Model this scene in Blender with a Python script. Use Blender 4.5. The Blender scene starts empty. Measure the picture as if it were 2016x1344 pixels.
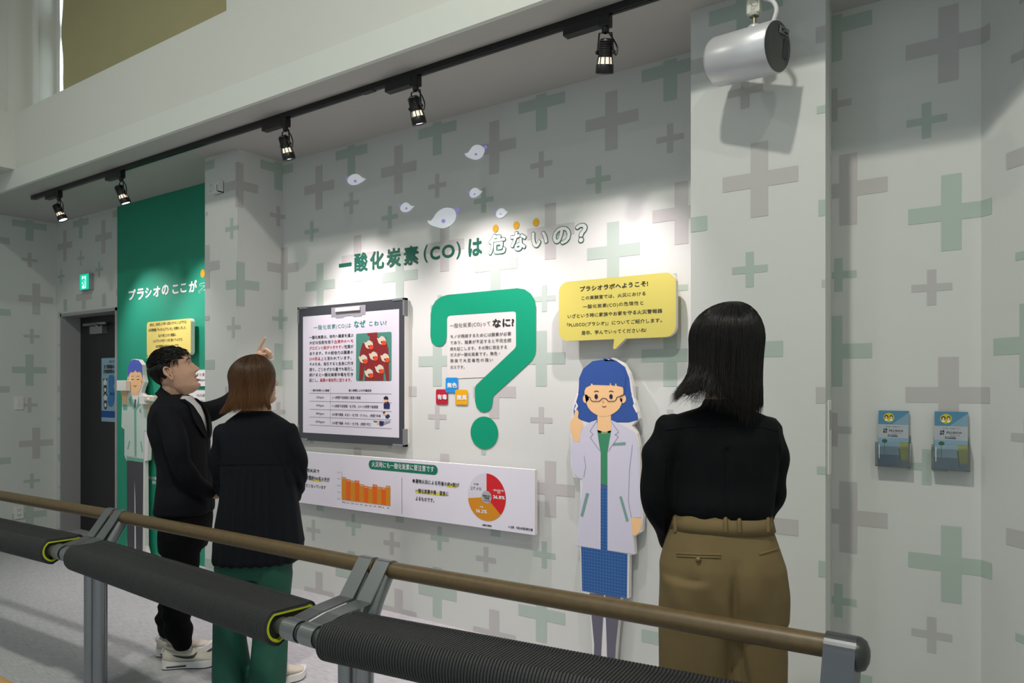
import bpy, bmesh, math, random
import numpy as np
from mathutils import Vector, Matrix, noise
random.seed(7); np.random.seed(7)
SC = bpy.context.scene
COL = SC.collection
PI = math.pi
# ------------------------------------------------------------ camera
EYE = 1.48; YAW = math.radians(34.9); F = 1450.0; CX = 1008.0; HY = 758.0
RT = Vector((math.cos(YAW), math.sin(YAW), 0)); FW = Vector((-math.sin(YAW), math.cos(YAW), 0))
cd = bpy.data.cameras.new('camera'); cam = bpy.data.objects.new('camera', cd); COL.objects.link(cam)
cam.location = (0, 0, EYE); cam.rotation_euler = (PI/2, 0, YAW)
cd.sensor_width = 36.0; cd.lens = F/2016*36; cd.shift_y = (HY-672)/2016; cd.clip_start = .05; cd.clip_end = 60
SC.camera = cam
# ------------------------------------------------------------ exposure, world, lights
SC.view_settings.view_transform = 'Standard'; SC.view_settings.look = 'None'
SC.view_settings.gamma = 1.0; SC.view_settings.use_curve_mapping = False
SC.view_settings.exposure = -0.10
w = bpy.data.worlds.new('world'); SC.world = w; w.use_nodes = True
w.node_tree.nodes['Background'].inputs[0].default_value = (.75, .85, 1, 1)
w.node_tree.nodes['Background'].inputs[1].default_value = 0.6
def light(name, kind, loc, energy, color, size=.2, size_y=None, target=None, **k):
    l = bpy.data.lights.new(name, kind); l.energy = energy; l.color = color
    if kind == 'AREA':
        l.shape = 'RECTANGLE' if size_y else 'DISK'; l.size = size
        if size_y: l.size_y = size_y
    elif kind == 'SPOT': l.shadow_soft_size = size
    o = bpy.data.objects.new(name, l); COL.objects.link(o); o.location = loc
    if target is not None:
        o.rotation_euler = (Vector(target)-Vector(loc)).to_track_quat('-Z', 'Y').to_euler()
    for a, b in k.items(): setattr(l, a, b)
    return o
NEUT = (1.0, .97, .86)
HALL = [(-.85, .10, 112), (-4.7, -.1, 40), (1.1, -.1, 34), (-2.6, -2.4, 22)]      # round high-bay lamps in the hall ceiling; the left one is added fill
for hx, hy, he in HALL:
    light('hall_lamp_light', 'AREA', (hx, hy, 5.15), he, NEUT, size=.20)
# soft fill added behind the camera for ambient light, tinted like daylight
light('ambient_fill', 'AREA', (-1.5, -5.8, 3.0), 9, (.82, .93, 1.0), size=7.0, size_y=3.6, target=(-1.5, 2, 1.6))
# ------------------------------------------------------------ pixel helpers
def ray(px, py): return FW + RT*((px-CX)/F) + Vector((0, 0, (HY-py)/F))
CAM0 = Vector((0, 0, EYE))
def atY(px, py, Y): r = ray(px, py); return CAM0 + r*(Y/r.y)
def atX(px, py, X): r = ray(px, py); return CAM0 + r*(X/r.x)
def atD(px, py, d): return CAM0 + ray(px, py)*d
def atZ(px, py, Z): r = ray(px, py); return CAM0 + r*((Z-EYE)/r.z)
# ------------------------------------------------------------ materials
MATS = {}
def mat(name, col, rough=.6, metal=0, noise_scale=0, noise_amt=.06, bump=0, bump_scale=200, spec=.5, emit=None, es=0, alpha=1, trans=0, coat=0, sheen=0):
    if name in MATS: return MATS[name]
    m = bpy.data.materials.new(name); m.use_nodes = True; nt = m.node_tree; b = nt.nodes['Principled BSDF']
    b.inputs['Base Color'].default_value = (*col, 1); b.inputs['Roughness'].default_value = rough
    b.inputs['Metallic'].default_value = metal; b.inputs['Specular IOR Level'].default_value = spec
    if trans: b.inputs['Transmission Weight'].default_value = trans
    if coat: b.inputs['Coat Weight'].default_value = coat
    if sheen: b.inputs['Sheen Weight'].default_value = sheen; b.inputs['Sheen Roughness'].default_value = .5
    if emit: b.inputs['Emission Color'].default_value = (*emit, 1); b.inputs['Emission Strength'].default_value = es
    if alpha < 1: b.inputs['Alpha'].default_value = alpha
    if noise_scale or bump:
        tc = nt.nodes.new('ShaderNodeTexCoord')
    if noise_scale:
        n = nt.nodes.new('ShaderNodeTexNoise'); n.inputs['Scale'].default_value = noise_scale; n.inputs['Detail'].default_value = 4
        nt.links.new(tc.outputs['Object'], n.inputs['Vector'])
        mx = nt.nodes.new('ShaderNodeMix'); mx.data_type = 'RGBA'
        mx.inputs[6].default_value = (*[c*(1-noise_amt) for c in col], 1); mx.inputs[7].default_value = (*[min(1, c*(1+noise_amt)) for c in col], 1)
        nt.links.new(n.outputs['Fac'], mx.inputs[0]); nt.links.new(mx.outputs[2], b.inputs['Base Color'])
    if bump:
        n2 = nt.nodes.new('ShaderNodeTexNoise'); n2.inputs['Scale'].default_value = bump_scale; n2.inputs['Detail'].default_value = 3
        nt.links.new(tc.outputs['Object'], n2.inputs['Vector'])
        bp = nt.nodes.new('ShaderNodeBump'); bp.inputs['Strength'].default_value = bump; bp.inputs['Distance'].default_value = .002
        nt.links.new(n2.outputs['Fac'], bp.inputs['Height']); nt.links.new(bp.outputs['Normal'], b.inputs['Normal'])
    MATS[name] = m; return m
def s2l(r, g, b):
    f = lambda c: (c/255)/12.92 if c/255 <= .04045 else (((c/255)+.055)/1.055)**2.4
    return (f(r), f(g), f(b))
# ------------------------------------------------------------ mesh builder
ORG = {}
class MB:
    def __init__(s): s.v = []; s.f = []; s.m = []; s.sm = []
    def add(s, vs, fs, mi=0, smooth=False):
        o = len(s.v); s.v += [tuple(v) for v in vs]
        for f in fs: s.f.append(tuple(o+i for i in f)); s.m.append(mi); s.sm.append(smooth)
        return s
    def box(s, lo, hi, mi=0, M=None, bev=0):
        (x0, y0, z0), (x1, y1, z1) = lo, hi
        if bev:
            bm = bmesh.new(); bmesh.ops.create_cube(bm, size=1)
            for v in bm.verts: v.co = Vector(((x0+x1)/2+v.co.x*(x1-x0), (y0+y1)/2+v.co.y*(y1-y0), (z0+z1)/2+v.co.z*(z1-z0)))
            bmesh.ops.bevel(bm, geom=list(bm.edges), offset=bev, segments=2, affect='EDGES', profile=.5)
            vs = [v.co.copy() for v in bm.verts]; fs = [[v.index for v in f.verts] for f in bm.faces]; bm.free()
        else:
            vs = [Vector(p) for p in ((x0,y0,z0),(x1,y0,z0),(x1,y1,z0),(x0,y1,z0),(x0,y0,z1),(x1,y0,z1),(x1,y1,z1),(x0,y1,z1))]
            fs = [(0,3,2,1),(4,5,6,7),(0,1,5,4),(1,2,6,5),(2,3,7,6),(3,0,4,7)]
        if M is not None: vs = [M @ v for v in vs]
        return s.add(vs, fs, mi)
    def tube(s, pts, r, n=16, mi=0, caps=True, smooth=True, up=None):
        pts = [Vector(p) for p in pts]; N = len(pts); rs = r if isinstance(r, (list, tuple)) else [r]*N
        t0 = (pts[1]-pts[0]).normalized()
        a = Vector(up) if up is not None else (Vector((0,0,1)) if abs(t0.z) < .9 else Vector((1,0,0)))
        vs = []
        for i, p in enumerate(pts):
            t = (pts[min(i+1,N-1)]-pts[max(i-1,0)]).normalized()
            a = (a-t*a.dot(t)).normalized(); b = t.cross(a)
            for k in range(n):
                an = 2*PI*k/n; vs.append(p+(a*math.cos(an)+b*math.sin(an))*rs[i])
        fs = [(i*n+k, i*n+(k+1)%n, (i+1)*n+(k+1)%n, (i+1)*n+k) for i in range(N-1) for k in range(n)]
        s.add(vs, fs, mi, smooth)
        if caps:
            s.add([vs[k] for k in range(n)], [tuple(range(n-1,-1,-1))], mi)
            s.add([vs[(N-1)*n+k] for k in range(n)], [tuple(range(n))], mi)
        return s
    def prism(s, loop, depth, mi=0, mside=None, smooth=False):
        """loop: 3-D points of a planar outline; depth: Vector extrusion"""
        n = len(loop); L = [Vector(p) for p in loop]; D = Vector(depth)
        s.add(L, [tuple(range(n))], mi); s.add([p+D for p in L], [tuple(range(n-1,-1,-1))], mi)
        s.add(L+[p+D for p in L], [(i, i+n, (i+1)%n+n, (i+1)%n) for i in range(n)], mi if mside is None else mside, smooth)
        return s
    def face(s, loop, mi=0): return s.add(loop, [tuple(range(len(loop)))], mi)
    def lathe(s, prof, base, axis, n=32, mi=0, smooth=True):
        """prof: list of (r, h) along axis from base"""
        ax = Vector(axis).normalized(); a = ax.orthogonal().normalized(); b = ax.cross(a); base = Vector(base)
        vs = [base+ax*h+(a*math.cos(2*PI*k/n)+b*math.sin(2*PI*k/n))*max(r, 1e-5) for r, h in prof for k in range(n)]
        fs = [(i*n+k, i*n+(k+1)%n, (i+1)*n+(k+1)%n, (i+1)*n+k) for i in range(len(prof)-1) for k in range(n)]
        return s.add(vs, fs, mi, smooth)
    def build(s, name, mats, parent=None, label=None, recalc=False):
        me = bpy.data.meshes.new(name); o = bpy.data.objects.new(name, me); COL.objects.link(o)
        off = Vector((0,0,0))
        if parent is not None:
            o.parent = parent; off = ORG.get(parent.name, Vector((0,0,0)))
        ORG[o.name] = off
        me.from_pydata([tuple(Vector(v)-off) for v in s.v], [], s.f)
        if not isinstance(mats, (list, tuple)): mats = [mats]
        for m in mats: me.materials.append(m)
        me.polygons.foreach_set('material_index', s.m); me.polygons.foreach_set('use_smooth', s.sm)
        if recalc:
            bm = bmesh.new(); bm.from_mesh(me); bmesh.ops.remove_doubles(bm, verts=bm.verts, dist=1e-5); bmesh.ops.recalc_face_normals(bm, faces=bm.faces); bm.to_mesh(me); bm.free()
        me.update()
        if label: o['label'] = label
        return o
def thing(name, label, cat, loc, group=None):
    o = bpy.data.objects.new(name, None); COL.objects.link(o); o.location = loc; o.empty_display_size = .1
    o['label'] = label; o['category'] = cat
    if group: o['group'] = group
    ORG[o.name] = Vector(loc); return o
def tag(o, label, cat, group=None):
    o['label'] = label; o['category'] = cat
    if group: o['group'] = group
    return o
def struct(o): o['kind'] = 'structure'; return o
def smooth_loop(pts, sub=6, closed=True):
    """Catmull-Rom through 2-D points"""
    P = [Vector(p) for p in pts]; n = len(P); out = []
    rng = range(n) if closed else range(n-1)
    for i in rng:
        p0 = P[(i-1)%n] if closed else P[max(i-1,0)]; p1 = P[i]; p2 = P[(i+1)%n]; p3 = P[(i+2)%n] if closed else P[min(i+2,n-1)]
        for k in range(sub):
            t = k/sub; out.append(.5*((2*p1)+(p2-p0)*t+(2*p0-5*p1+4*p2-p3)*t*t+(3*p1-p0-3*p2+p3)*t**3))
    if not closed: out.append(P[-1])
    return out
def rrect(x0, z0, x1, z1, r, n=6):
    out = []
    for cx, cz, a in ((x1-r, z1-r, 0), (x0+r, z1-r, 90), (x0+r, z0+r, 180), (x1-r, z0+r, 270)):
        for k in range(n+1): t = math.radians(a+90*k/n); out.append((cx+r*math.cos(t), cz+r*math.sin(t)))
    return out
def on(Y, pts): return [Vector((x, Y, z)) for x, z in pts]
# ------------------------------------------------------------ lettering
def text_mesh(body, bold=0.0, res=2):
    if bold > 0:                                   # heavier weight: the glyph repeated on a small ring of shifts
        vs, fs = text_mesh(body, 0, res); V = []; Fc = []
        n = 4 if bold < .02 else (8 if bold < .05 else 14)
        for r_, nn in (((bold, n),) if bold < .04 else ((bold, n), (bold*.5, 8))):
            for k in range(nn):
                dx = r_*math.cos(2*PI*(k+.5)/nn); dy = r_*math.sin(2*PI*(k+.5)/nn); o_ = len(V)
                V += [Vector((v.x+dx, v.y+dy, 3e-5*(len(V)//max(1, len(vs))))) for v in vs]; Fc += [tuple(o_+i for i in f) for f in fs]
        return V, Fc
    c = bpy.data.curves.new('t', 'FONT'); c.body = body; c.resolution_u = res; c.offset = bold
    o = bpy.data.objects.new('t', c); COL.objects.link(o)
    dg = bpy.context.evaluated_depsgraph_get(); me = bpy.data.meshes.new_from_object(o.evaluated_get(dg))
    vs = [v.co.copy() for v in me.vertices]; fs = [tuple(p.vertices) for p in me.polygons]
    bpy.data.objects.remove(o); bpy.data.curves.remove(c); bpy.data.meshes.remove(me)
    return vs, fs
def letter(mb, body, p0, width, height, X=Vector((1,0,0)), U=Vector((0,0,1)), bold=.0, mi=0, res=2, off=0):
    """lettering with its lower left corner at p0, scaled to width (and height) along X and U"""
    vs, fs = text_mesh(body, bold, res)
    if not vs: return
    x0 = min(v.x for v in vs); x1 = max(v.x for v in vs); y0 = min(v.y for v in vs); y1 = max(v.y for v in vs)
    sx = width/(x1-x0); sy = height/(y1-y0) if height else sx
    X = X.normalized(); U = U.normalized()
    p0 = Vector(p0)+off*U.cross(X)*-1
    mb.add([p0+X*((v.x-x0)*sx)+U*((v.y-y0)*sy)+X.cross(U)*v.z for v in vs], fs, mi)
def letter_px(mb, body, x0, x1, ytop, ybot, Y, bold=.0, mi=0, res=2):
    """ytop/ybot: pixel rows of the line at its left end; Y: wall plane"""
    a = atY(x0, ybot, Y); b = atY(x0, ytop, Y); c = atY(x1, ybot, Y)
    letter(mb, body, a, c.x-a.x, b.z-a.z, bold=bold, mi=mi, res=res)
# ============================================================ the room
W_WALL = mat('wall_white_paper', (.62, .64, .62), rough=.75, noise_scale=3, noise_amt=.015, bump=.12, bump_scale=500)
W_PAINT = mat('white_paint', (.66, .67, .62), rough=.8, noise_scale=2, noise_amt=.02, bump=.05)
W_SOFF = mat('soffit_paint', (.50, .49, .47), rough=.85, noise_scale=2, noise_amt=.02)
P_GREEN = mat('plus_green', (.42, .505, .455), rough=.75); P_GREY = mat('plus_grey', (.49, .48, .475), rough=.75)
BLACK = mat('black_metal', (.012, .012, .013), rough=.35, spec=.4)
WHITE = mat('white_plastic', (.75, .75, .72), rough=.35)
def floor_mat():
    m = bpy.data.materials.new('carpet_floor'); m.use_nodes = True; nt = m.node_tree; b = nt.nodes['Principled BSDF']
    tc = nt.nodes.new('ShaderNodeTexCoord'); mp = nt.nodes.new('ShaderNodeMapping'); mp.inputs['Scale'].default_value = (14, 420, 1)
    nt.links.new(tc.outputs['Object'], mp.inputs[0])
    n = nt.nodes.new('ShaderNodeTexNoise'); n.inputs['Scale'].default_value = 1; n.inputs['Detail'].default_value = 4; nt.links.new(mp.outputs[0], n.inputs['Vector'])
    n2 = nt.nodes.new('ShaderNodeTexNoise'); n2.inputs['Scale'].default_value = 900; nt.links.new(tc.outputs['Object'], n2.inputs['Vector'])
    ad = nt.nodes.new('ShaderNodeMath'); ad.operation = 'MULTIPLY_ADD'; ad.inputs[1].default_value = .5
    nt.links.new(n2.outputs['Fac'], ad.inputs[0]); nt.links.new(n.outputs['Fac'], ad.inputs[2])
    r = nt.nodes.new('ShaderNodeValToRGB'); r.color_ramp.elements[0].position = .5; r.color_ramp.elements[1].position = 1.0
    r.color_ramp.elements[0].color = (.26, .265, .28, 1); r.color_ramp.elements[1].color = (.60, .61, .635, 1)
    nt.links.new(ad.outputs[0], r.inputs[0]); nt.links.new(r.outputs[0], b.inputs['Base Color']); b.inputs['Roughness'].default_value = .9
    bp = nt.nodes.new('ShaderNodeBump'); bp.inputs['Strength'].default_value = .25; bp.inputs['Distance'].default_value = .002
    nt.links.new(ad.outputs[0], bp.inputs['Height']); nt.links.new(bp.outputs[0], b.inputs['Normal'])
    return m
WY = 3.5; PY = 3.118; ZC = 3.13; LX = -8.12; CRX = -.147
R2 = math.sqrt(.5)
struct(MB().box((-12, -6.1, -.1), (6, 4.2, 0)).build('floor', floor_mat()))
# back wall carrying the exhibits, in the pieces the room has
DX0, DX1, DZ = -8.0, -6.885, 2.2          # door recess
wall = MB()
wall.box((-4.52, WY, 0), (CRX+.12, WY+.25, 6.2))                       # main wall and alcove
wall.box((LX-.2, WY, 0), (DX0, WY+.25, 6.2)); wall.box((DX0, WY, DZ), (DX1, WY+.25, 6.2))
wall.box((DX1, WY, 0), (-4.52, WY+.25, 6.2))
wall_back = struct(wall.build('wall_back', W_WALL))
# columns
PLX0, PLX1 = -4.90, -4.51; PRX0, PRX1 = -1.213, -.654
column_l = struct(MB().box((PLX0, PY, 0), (PLX1, WY, 6.0)).build('wall_column_left', W_WALL))
cr = MB(); L = [Vector((PRX0, PY, 0)), Vector((PRX1, PY, 0)), Vector((-.708, WY, 0)), Vector((PRX0, WY, 0))]
cr.prism(L, (0, 0, 6.0)); column_r = struct(cr.build('wall_column_right', W_WALL, recalc=True))
# end wall and slanting wall
wall_left = struct(MB().box((LX-.2, -6.1, 0), (LX, WY, 6.2)).build('wall_left', W_WALL))
D45 = Vector((R2, -R2, 0)); N45 = Vector((R2, R2, 0)); C0 = Vector((CRX, WY, 0)); LEN45 = 4.4
sl = MB(); sl.prism([C0, C0+D45*LEN45, C0+D45*LEN45+N45*.2, C0+N45*.2], (0, 0, 6.0)); wall_slant = struct(sl.build('wall_right_slanting', W_WALL, recalc=True))
E45 = C0+D45*LEN45
struct(MB().box((E45.x, -6.1, 0), (E45.x+.2, E45.y+.1, 6.2)).build('wall_right', W_PAINT))
bw = MB(); bw.box((LX, -6.3, 0), (E45.x, -6.1, .6)); bw.box((LX, -6.3, 5.2), (E45.x, -6.1, 6.2)); bw.box((LX, -6.3, .6), (-5.4, -6.1, 5.2)); bw.box((2.4, -6.3, .6), (E45.x, -6.1, 5.2))
struct(bw.build('wall_behind', W_PAINT))
struct(MB().box((LX-.2, -6.3, 6.0), (E45.x+.2, 4.0, 6.2)).build('ceiling', W_PAINT))
# lowered soffit over the exhibits
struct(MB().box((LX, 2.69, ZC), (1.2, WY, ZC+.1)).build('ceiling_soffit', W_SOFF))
# beam: a fascia band below, the main face 12 mm proud of it, clerestory openings above the sill
SILL = 3.75
struct(MB().box((LX, 2.664, ZC-.001), (1.2, 2.69, 3.28)).build('trim_1', mat('fascia_paint', (.70, .73, .69), rough=.7, noise_scale=2, noise_amt=.02)))
bm_ = MB(); bm_.box((-6.92, 2.672, 3.28), (1.2, 3.02, SILL)); bm_.box((-4.02, 2.672+.03, SILL), (1.2, 3.02, 6.0))
struct(bm_.build('wall_beam', mat('beam_paint', (.66, .675, .63), rough=.8, noise_scale=2, noise_amt=.02, bump=.05)))
lb = MB(); lb.box((-7.3, -6.1, 3.28), (-6.92, 3.02, SILL)); lb.box((-7.3, -6.1, SILL), (-6.99, 2.62, 6.0)); lb.box((-7.2, 2.62, SILL), (-6.92, 3.02, 6.0))
struct(lb.build('wall_beam_left', MATS['beam_paint']))
struct(MB().box((LX, -6.1, 3.28), (-7.3, 2.69, 3.4)).build('ceiling_side', W_PAINT))
# clerestory window with olive roller blind
wn = struct(MB().box((-6.92, 3.10, SILL), (-4.02, 3.11, 6.0)).build('window_1', mat('daylight_glass', (.8, .85, .9), rough=.3, emit=(.72, .86, 1.0), es=4.0)))
fr = MB(); fr.box((-6.92, 2.99, SILL), (-6.86, 3.10, 6.0)); fr.box((-4.08, 2.99, SILL), (-4.02, 3.10, 6.0)); fr.box((-6.92, 2.80, SILL), (-6.895, 2.835, 6.0)); fr.build('window_frame', WHITE, wn)
bl = MB(); N = 14
prof = [(0, 0), (.25, .012), (.55, .02), (.8, .012), (1, 0)]
vs = []; fs = []
for i in range(25):
    z = SILL+.01+2.2*i/24; bow = .018*math.sin(i*.55)+.01*math.sin(i*1.3)
    for X, yy in ((-6.83+bow, 3.0), (-6.6, 3.0+bow*.6), (-5.4, 3.0), (-4.08, 3.0)): vs.append(Vector((X, yy, z)))
for i in range(24):
    for k in range(3): fs.append((i*4+k, i*4+k+1, (i+1)*4+k+1, (i+1)*4+k))
bl.add(vs, fs, 0, True); bl.add([v+Vector((0, .004, 0)) for v in vs], fs, 0, True)
tag(bl.build('roller_blind', mat('olive_blind', (.42, .385, .21), rough=.9, noise_scale=5, noise_amt=.04)), 'olive green roller blind pulled down over the high window above the beam', 'blind')
# unseen window added behind the camera, its pane glowing as fill
w2 = struct(MB().box((-5.4, -6.25, .6), (2.4, -6.2, 5.2)).build('added_window', mat('added_pane_glow', (.7, .8, .9), rough=.2, emit=(.75, .88, 1), es=.6)))
f2 = MB()
for x in (-5.4, -3.45, -1.5, .45, 2.35): f2.box((x, -6.2, .6), (x+.05, -6.12, 5.2))
f2.box((-5.4, -6.2, 2.8), (2.4, -6.12, 2.86)); f2.build('window_frame', WHITE, w2)
# high-bay lamp bodies
LN_ = ['round hanging hall lamp nearest the exhibit wall, above the viewer', 'added round hanging fill lamp at the left side of the hall', 'round hanging hall lamp at the right side of the hall', 'round hanging hall lamp farthest back in the hall']
for i, (hx, hy, he) in enumerate(HALL):
    t = thing('ceiling_lamp', LN_[i], 'lamp', (hx, hy, 6.0), 'high hall lamps out of view'); MB().tube([(hx, hy, 6.0), (hx, hy, 5.28)], .012, 10).build('suspension', WHITE, t)
    MB().lathe([(.0, 0), (.24, 0), (.24, .05), (.2, .09), (.2, .06), (0, .06)], (hx, hy, 5.30), (0, 0, -1)).build('housing', WHITE, t)
    MB().lathe([(.115, .07), (.19, .07)], (hx, hy, 5.30), (0, 0, -1)).build('diffuser', mat('lamp_glow', (.9,.9,.9), emit=NEUT, es=3), t)
# ------------------------------------------------------------ printed plus pattern of the wallpaper
PX, PZ = .77, 1.44
ITEMS = [(-3.01, 1.63, 'L', 0), (-3.34, 1.44, 'L', 1), (-3.01, 1.283, 'S', 1), (-3.418, 1.14, 'S', 0), (-2.95, .90, 'L', 1), (-3.33, .747, 'L', 0), (-2.99, .527, 'S', 0), (-3.40, .445, 'S', 1)]
def pluses(parent, place, s0, s1, z0, z1, ds=0, skip=None):
    """place(s, z) -> world point; s runs along the wall, ds shifts the pattern"""
    mb = MB()
    for ix in range(-8, 12):
        for iz in range(-1, 4):
            for (s, z, k, c) in ITEMS:
                s_ = s+ds+ix*PX; z_ = z+iz*PZ; h = .156 if k == 'L' else .074; t = .036 if k == 'L' else .017
                if skip and skip(s_, z_, h): continue
                for (a, b, c0, d) in ((s_-t, s_+t, z_-h, z_+h), (s_-h, s_-t, z_-t*.9, z_+t*.9), (s_+t, s_+h, z_-t*.9, z_+t*.9)):
                    a = max(a, s0); b = min(b, s1); c1 = max(c0, z0); d = min(d, z1)
                    if a < b-1e-4 and c1 < d-1e-4:
                        mb.face([place(a, c1), place(b, c1), place(b, d), place(a, d)], c)
    o = mb.build('plus_print', [P_GREEN, P_GREY], parent); return o
E_ = .0012
pluses(wall_back, lambda s, z: Vector((s, WY-E_, z)), PLX1, PRX0, .0, ZC-.01, 0)
pluses(wall_back, lambda s, z: Vector((s, WY-E_, z)), -.708, CRX, .0, ZC-.01, .0)
pluses(wall_back, lambda s, z: Vector((s, WY-E_, z)), DX0, -6.885, DZ+.02, ZC-.01, .04)
pluses(wall_back, lambda s, z: Vector((s, WY-E_, z)), LX, DX0, 0, ZC-.01, .04)
pluses(column_l, lambda s, z: Vector((PLX1+E_, WY-(PLX1-s), z)), PLX1-.382, PLX1, 0, ZC-.01, 0)
pluses(column_l, lambda s, z: Vector((s+.382, PY-E_, z)), PLX0-.382, PLX1-.382, 0, ZC-.01, 0)
pluses(column_r, lambda s, z: Vector((s, PY-E_, z)), PRX0, PRX1, 0, ZC-.01, -.914+.64+.0)
pluses(wall_left, lambda s, z: Vector((LX+E_, WY+(s-LX), z)), LX-2.5, LX, 0, ZC-.01, .04)
pluses(wall_slant, lambda s, z: C0+D45*(s-CRX)-N45*E_+Vector((0, 0, z)), CRX, CRX+3.0, 0, ZC-.01, 0)
# ------------------------------------------------------------ door recess
dm = MB(); YD = 3.674
dm.box((DX0, WY-.012, 0), (DX0+.025, YD, DZ)); dm.box((DX1-.03, WY-.012, 0), (DX1, YD, DZ)); dm.box((DX0, WY-.012, DZ-.03), (DX1, YD, DZ))
GREYP = mat('grey_frame', (.33, .33, .34), rough=.5)
door = struct(MB().box((DX0+.025, YD, 0), (DX1-.03, YD+.05, DZ-.03)).build('door_1', mat('black_door', (.012, .012, .014), rough=.45)))
dm.build('door_frame', GREYP, door)
dc = MB()
a = atY(167, 640, YD-.03); b = atY(211, 632, YD-.03)
dc.box((a.x, YD-.05, 2.075), (b.x, YD-.03, 2.10), 0); dc.box((a.x+.14, YD-.05, 1.99), (b.x-.06, YD-.0, 2.065), 0)
dc.tube([(a.x+.02, YD-.04, 2.09), (a.x+.3, YD-.07, 2.08), (b.x-.1, YD-.04, 2.04)], .008, 8, 0); dc.build('door_closer', mat('satin_metal', (.35, .35, .36), rough=.35, metal=.8), door)
# poster on the door
ps = thing('poster', 'light blue poster with pandas and a big blue five, taped to the black door', 'poster', (-7.1, YD, 1.0))
YP = YD-.004
pa = atY(200, 705, YP); pb = atY(200, 829, YP); X1 = -6.925
MB().box((pa.x, YP-.001, pb.z), (X1, YP, pa.z)).build('sheet', mat('poster_blue', s2l(150, 185, 205), rough=.5), ps)
MB().box((pa.x, YP-.002, atY(200, 821, YP).z), (X1, YP-.001, atY(200, 808, YP).z)).build('blue_band', mat('poster_band', s2l(20, 80, 160), rough=.5), ps)
q = MB(); letter_px(q, '5', 212, 226, 738, 801, YP-.002, bold=.12, res=4); q.build('big_numeral', mat('poster_five', s2l(60, 130, 195), rough=.5), ps)
q = MB(); letter_px(q, 'ガス警報器の', 204, 225, 718, 726, YP-.003, bold=.03); letter_px(q, '交換期限は', 203.5, 225, 727, 735, YP-.003, bold=.03); letter_px(q, 'これって', 214, 225, 709, 714, YP-.003, bold=.02)
letter_px(q, '毎日', 217, 224, 772, 778, YP-.004, bold=.02)
def disc(mb, c, r, Y, mi=0, rz=None, n=14): mb.face([Vector((c[0]+r*math.cos(2*PI*k/n), Y, c[1]+(rz or r)*math.sin(2*PI*k/n))) for k in range(n)][::-1], mi)
for (cx, cy) in ((208, 786), (207.5, 756)):
    c = atY(cx, cy, YP)
    for dx, dz in ((-.028, .045), (.028, .045)): disc(q, (c.x+dx, c.z+dz), .013, YP-.0025)
    disc(q, (c.x, c.z-.05), .034, YP-.0021, rz=.05)
q.build('lettering', mat('print_black', (.02, .02, .022), rough=.5), ps)
q = MB()
for (cx, cy) in ((208, 786), (207.5, 756)):
    c = atY(cx, cy, YP); disc(q, (c.x, c.z+.018), .033, YP-.0027, rz=.03); disc(q, (c.x, c.z-.055), .022, YP-.0023)
q.build('panda_print', mat('print_white', (.8, .8, .8), rough=.5), ps)
# green painted field with its edge
gx0 = -6.885; struct(MB().box((gx0, WY-.006, 0), (PLX0+.25, WY-.0002, ZC-.002)).build('wall_green_field', mat('green_paint', s2l(28, 145, 116), rough=.6, noise_scale=2, noise_amt=.02)))
# outlets and switches on the left wall
def plate(px0, px1, py0, py1, name, label, cat, kind):
    a = atX(px0, py1, LX); b = atX(px1, py0, LX)
    t = thing(name, label, cat, (LX, (a.y+b.y)/2, a.z))
    MB().box((LX, a.y, a.z), (LX+.012, b.y, b.z), bev=.003).build('cover_plate', WHITE, t)
    cy = (a.y+b.y)/2; w_ = (b.y-a.y); h = b.z-a.z; q = MB()
    if kind == 'o':
        for zc in (a.z+h*.3, a.z+h*.7):
            for dy in (-.012, .012): MB().box((LX+.012, cy+dy-.002, zc-.007), (LX+.0135, cy+dy+.002, zc+.007)).build('socket_slot', BLACK, t)
            MB().box((LX+.012, cy-.003, zc-.018), (LX+.0135, cy+.003, zc-.012)).build('socket_hole', BLACK, t)
    else:
        q.box((LX+.012, cy-w_*.3, a.z+h*.2), (LX+.016, cy+w_*.3, a.z+h*.8), bev=.001); q.build('switch_rocker', WHITE, t)
        MB().box((LX+.016, cy-.001, a.z+h*.22), (LX+.0165, cy+.001, a.z+h*.78)).build('seam', GREYP, t)
plate(28, 46, 780, 806, 'light_switch', 'white wall switch on the left wall beside the door recess', 'switch', 's')
plate(28, 46, 994, 1022, 'power_outlet', 'white power outlet low on the left wall above the padded rail', 'outlet', 'o')
# exit sign
a = atY(157, 571, WY-.05); b = atY(173.5, 538, WY-.05)
ex = thing('exit_sign', 'small lit green emergency exit sign above the door recess', 'sign', ((a.x+b.x)/2, WY, a.z))
MB().box((a.x-.005, WY-.045, a.z-.005), (b.x+.005, WY, b.z+.005), bev=.004).build('housing', mat('grey_housing', (.3, .31, .31), rough=.5), ex)
MB().box((a.x, WY-.049, a.z), (b.x, WY-.045, b.z)).build('lit_panel', mat('exit_green', (.0, .35, .2), emit=(.0, .75, .45), es=.75), ex)
q = MB(); cx = (a.x+b.x)/2; cz = (a.z+b.z)/2; Yq = WY-.0495
q.box((cx-.038, Yq-.0005, a.z+.012), (cx+.038, Yq, b.z-.018)); q.build('doorway_print', mat('exit_white', (.8,.95,.9), emit=(.75, 1, .92), es=1.1), ex)
q = MB(); Yq -= .001; disc(q, (cx+.004, cz+.048), .0115, Yq); T = lambda *p: q.tube([Vector((cx+x, Yq, cz+z)) for x, z in p], .006, 6)
T((.004, .034), (-.002, .0)); T((-.002, .0), (.022, -.02), (.018, -.05)); T((-.002, 0), (-.016, -.028), (-.034, -.03)); T((.004, .03), (.026, .012), (.03, -.004)); T((.004, .03), (-.02, .02), (-.028, .0)); q.build('runner_print', MATS['exit_green'], ex)
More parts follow.
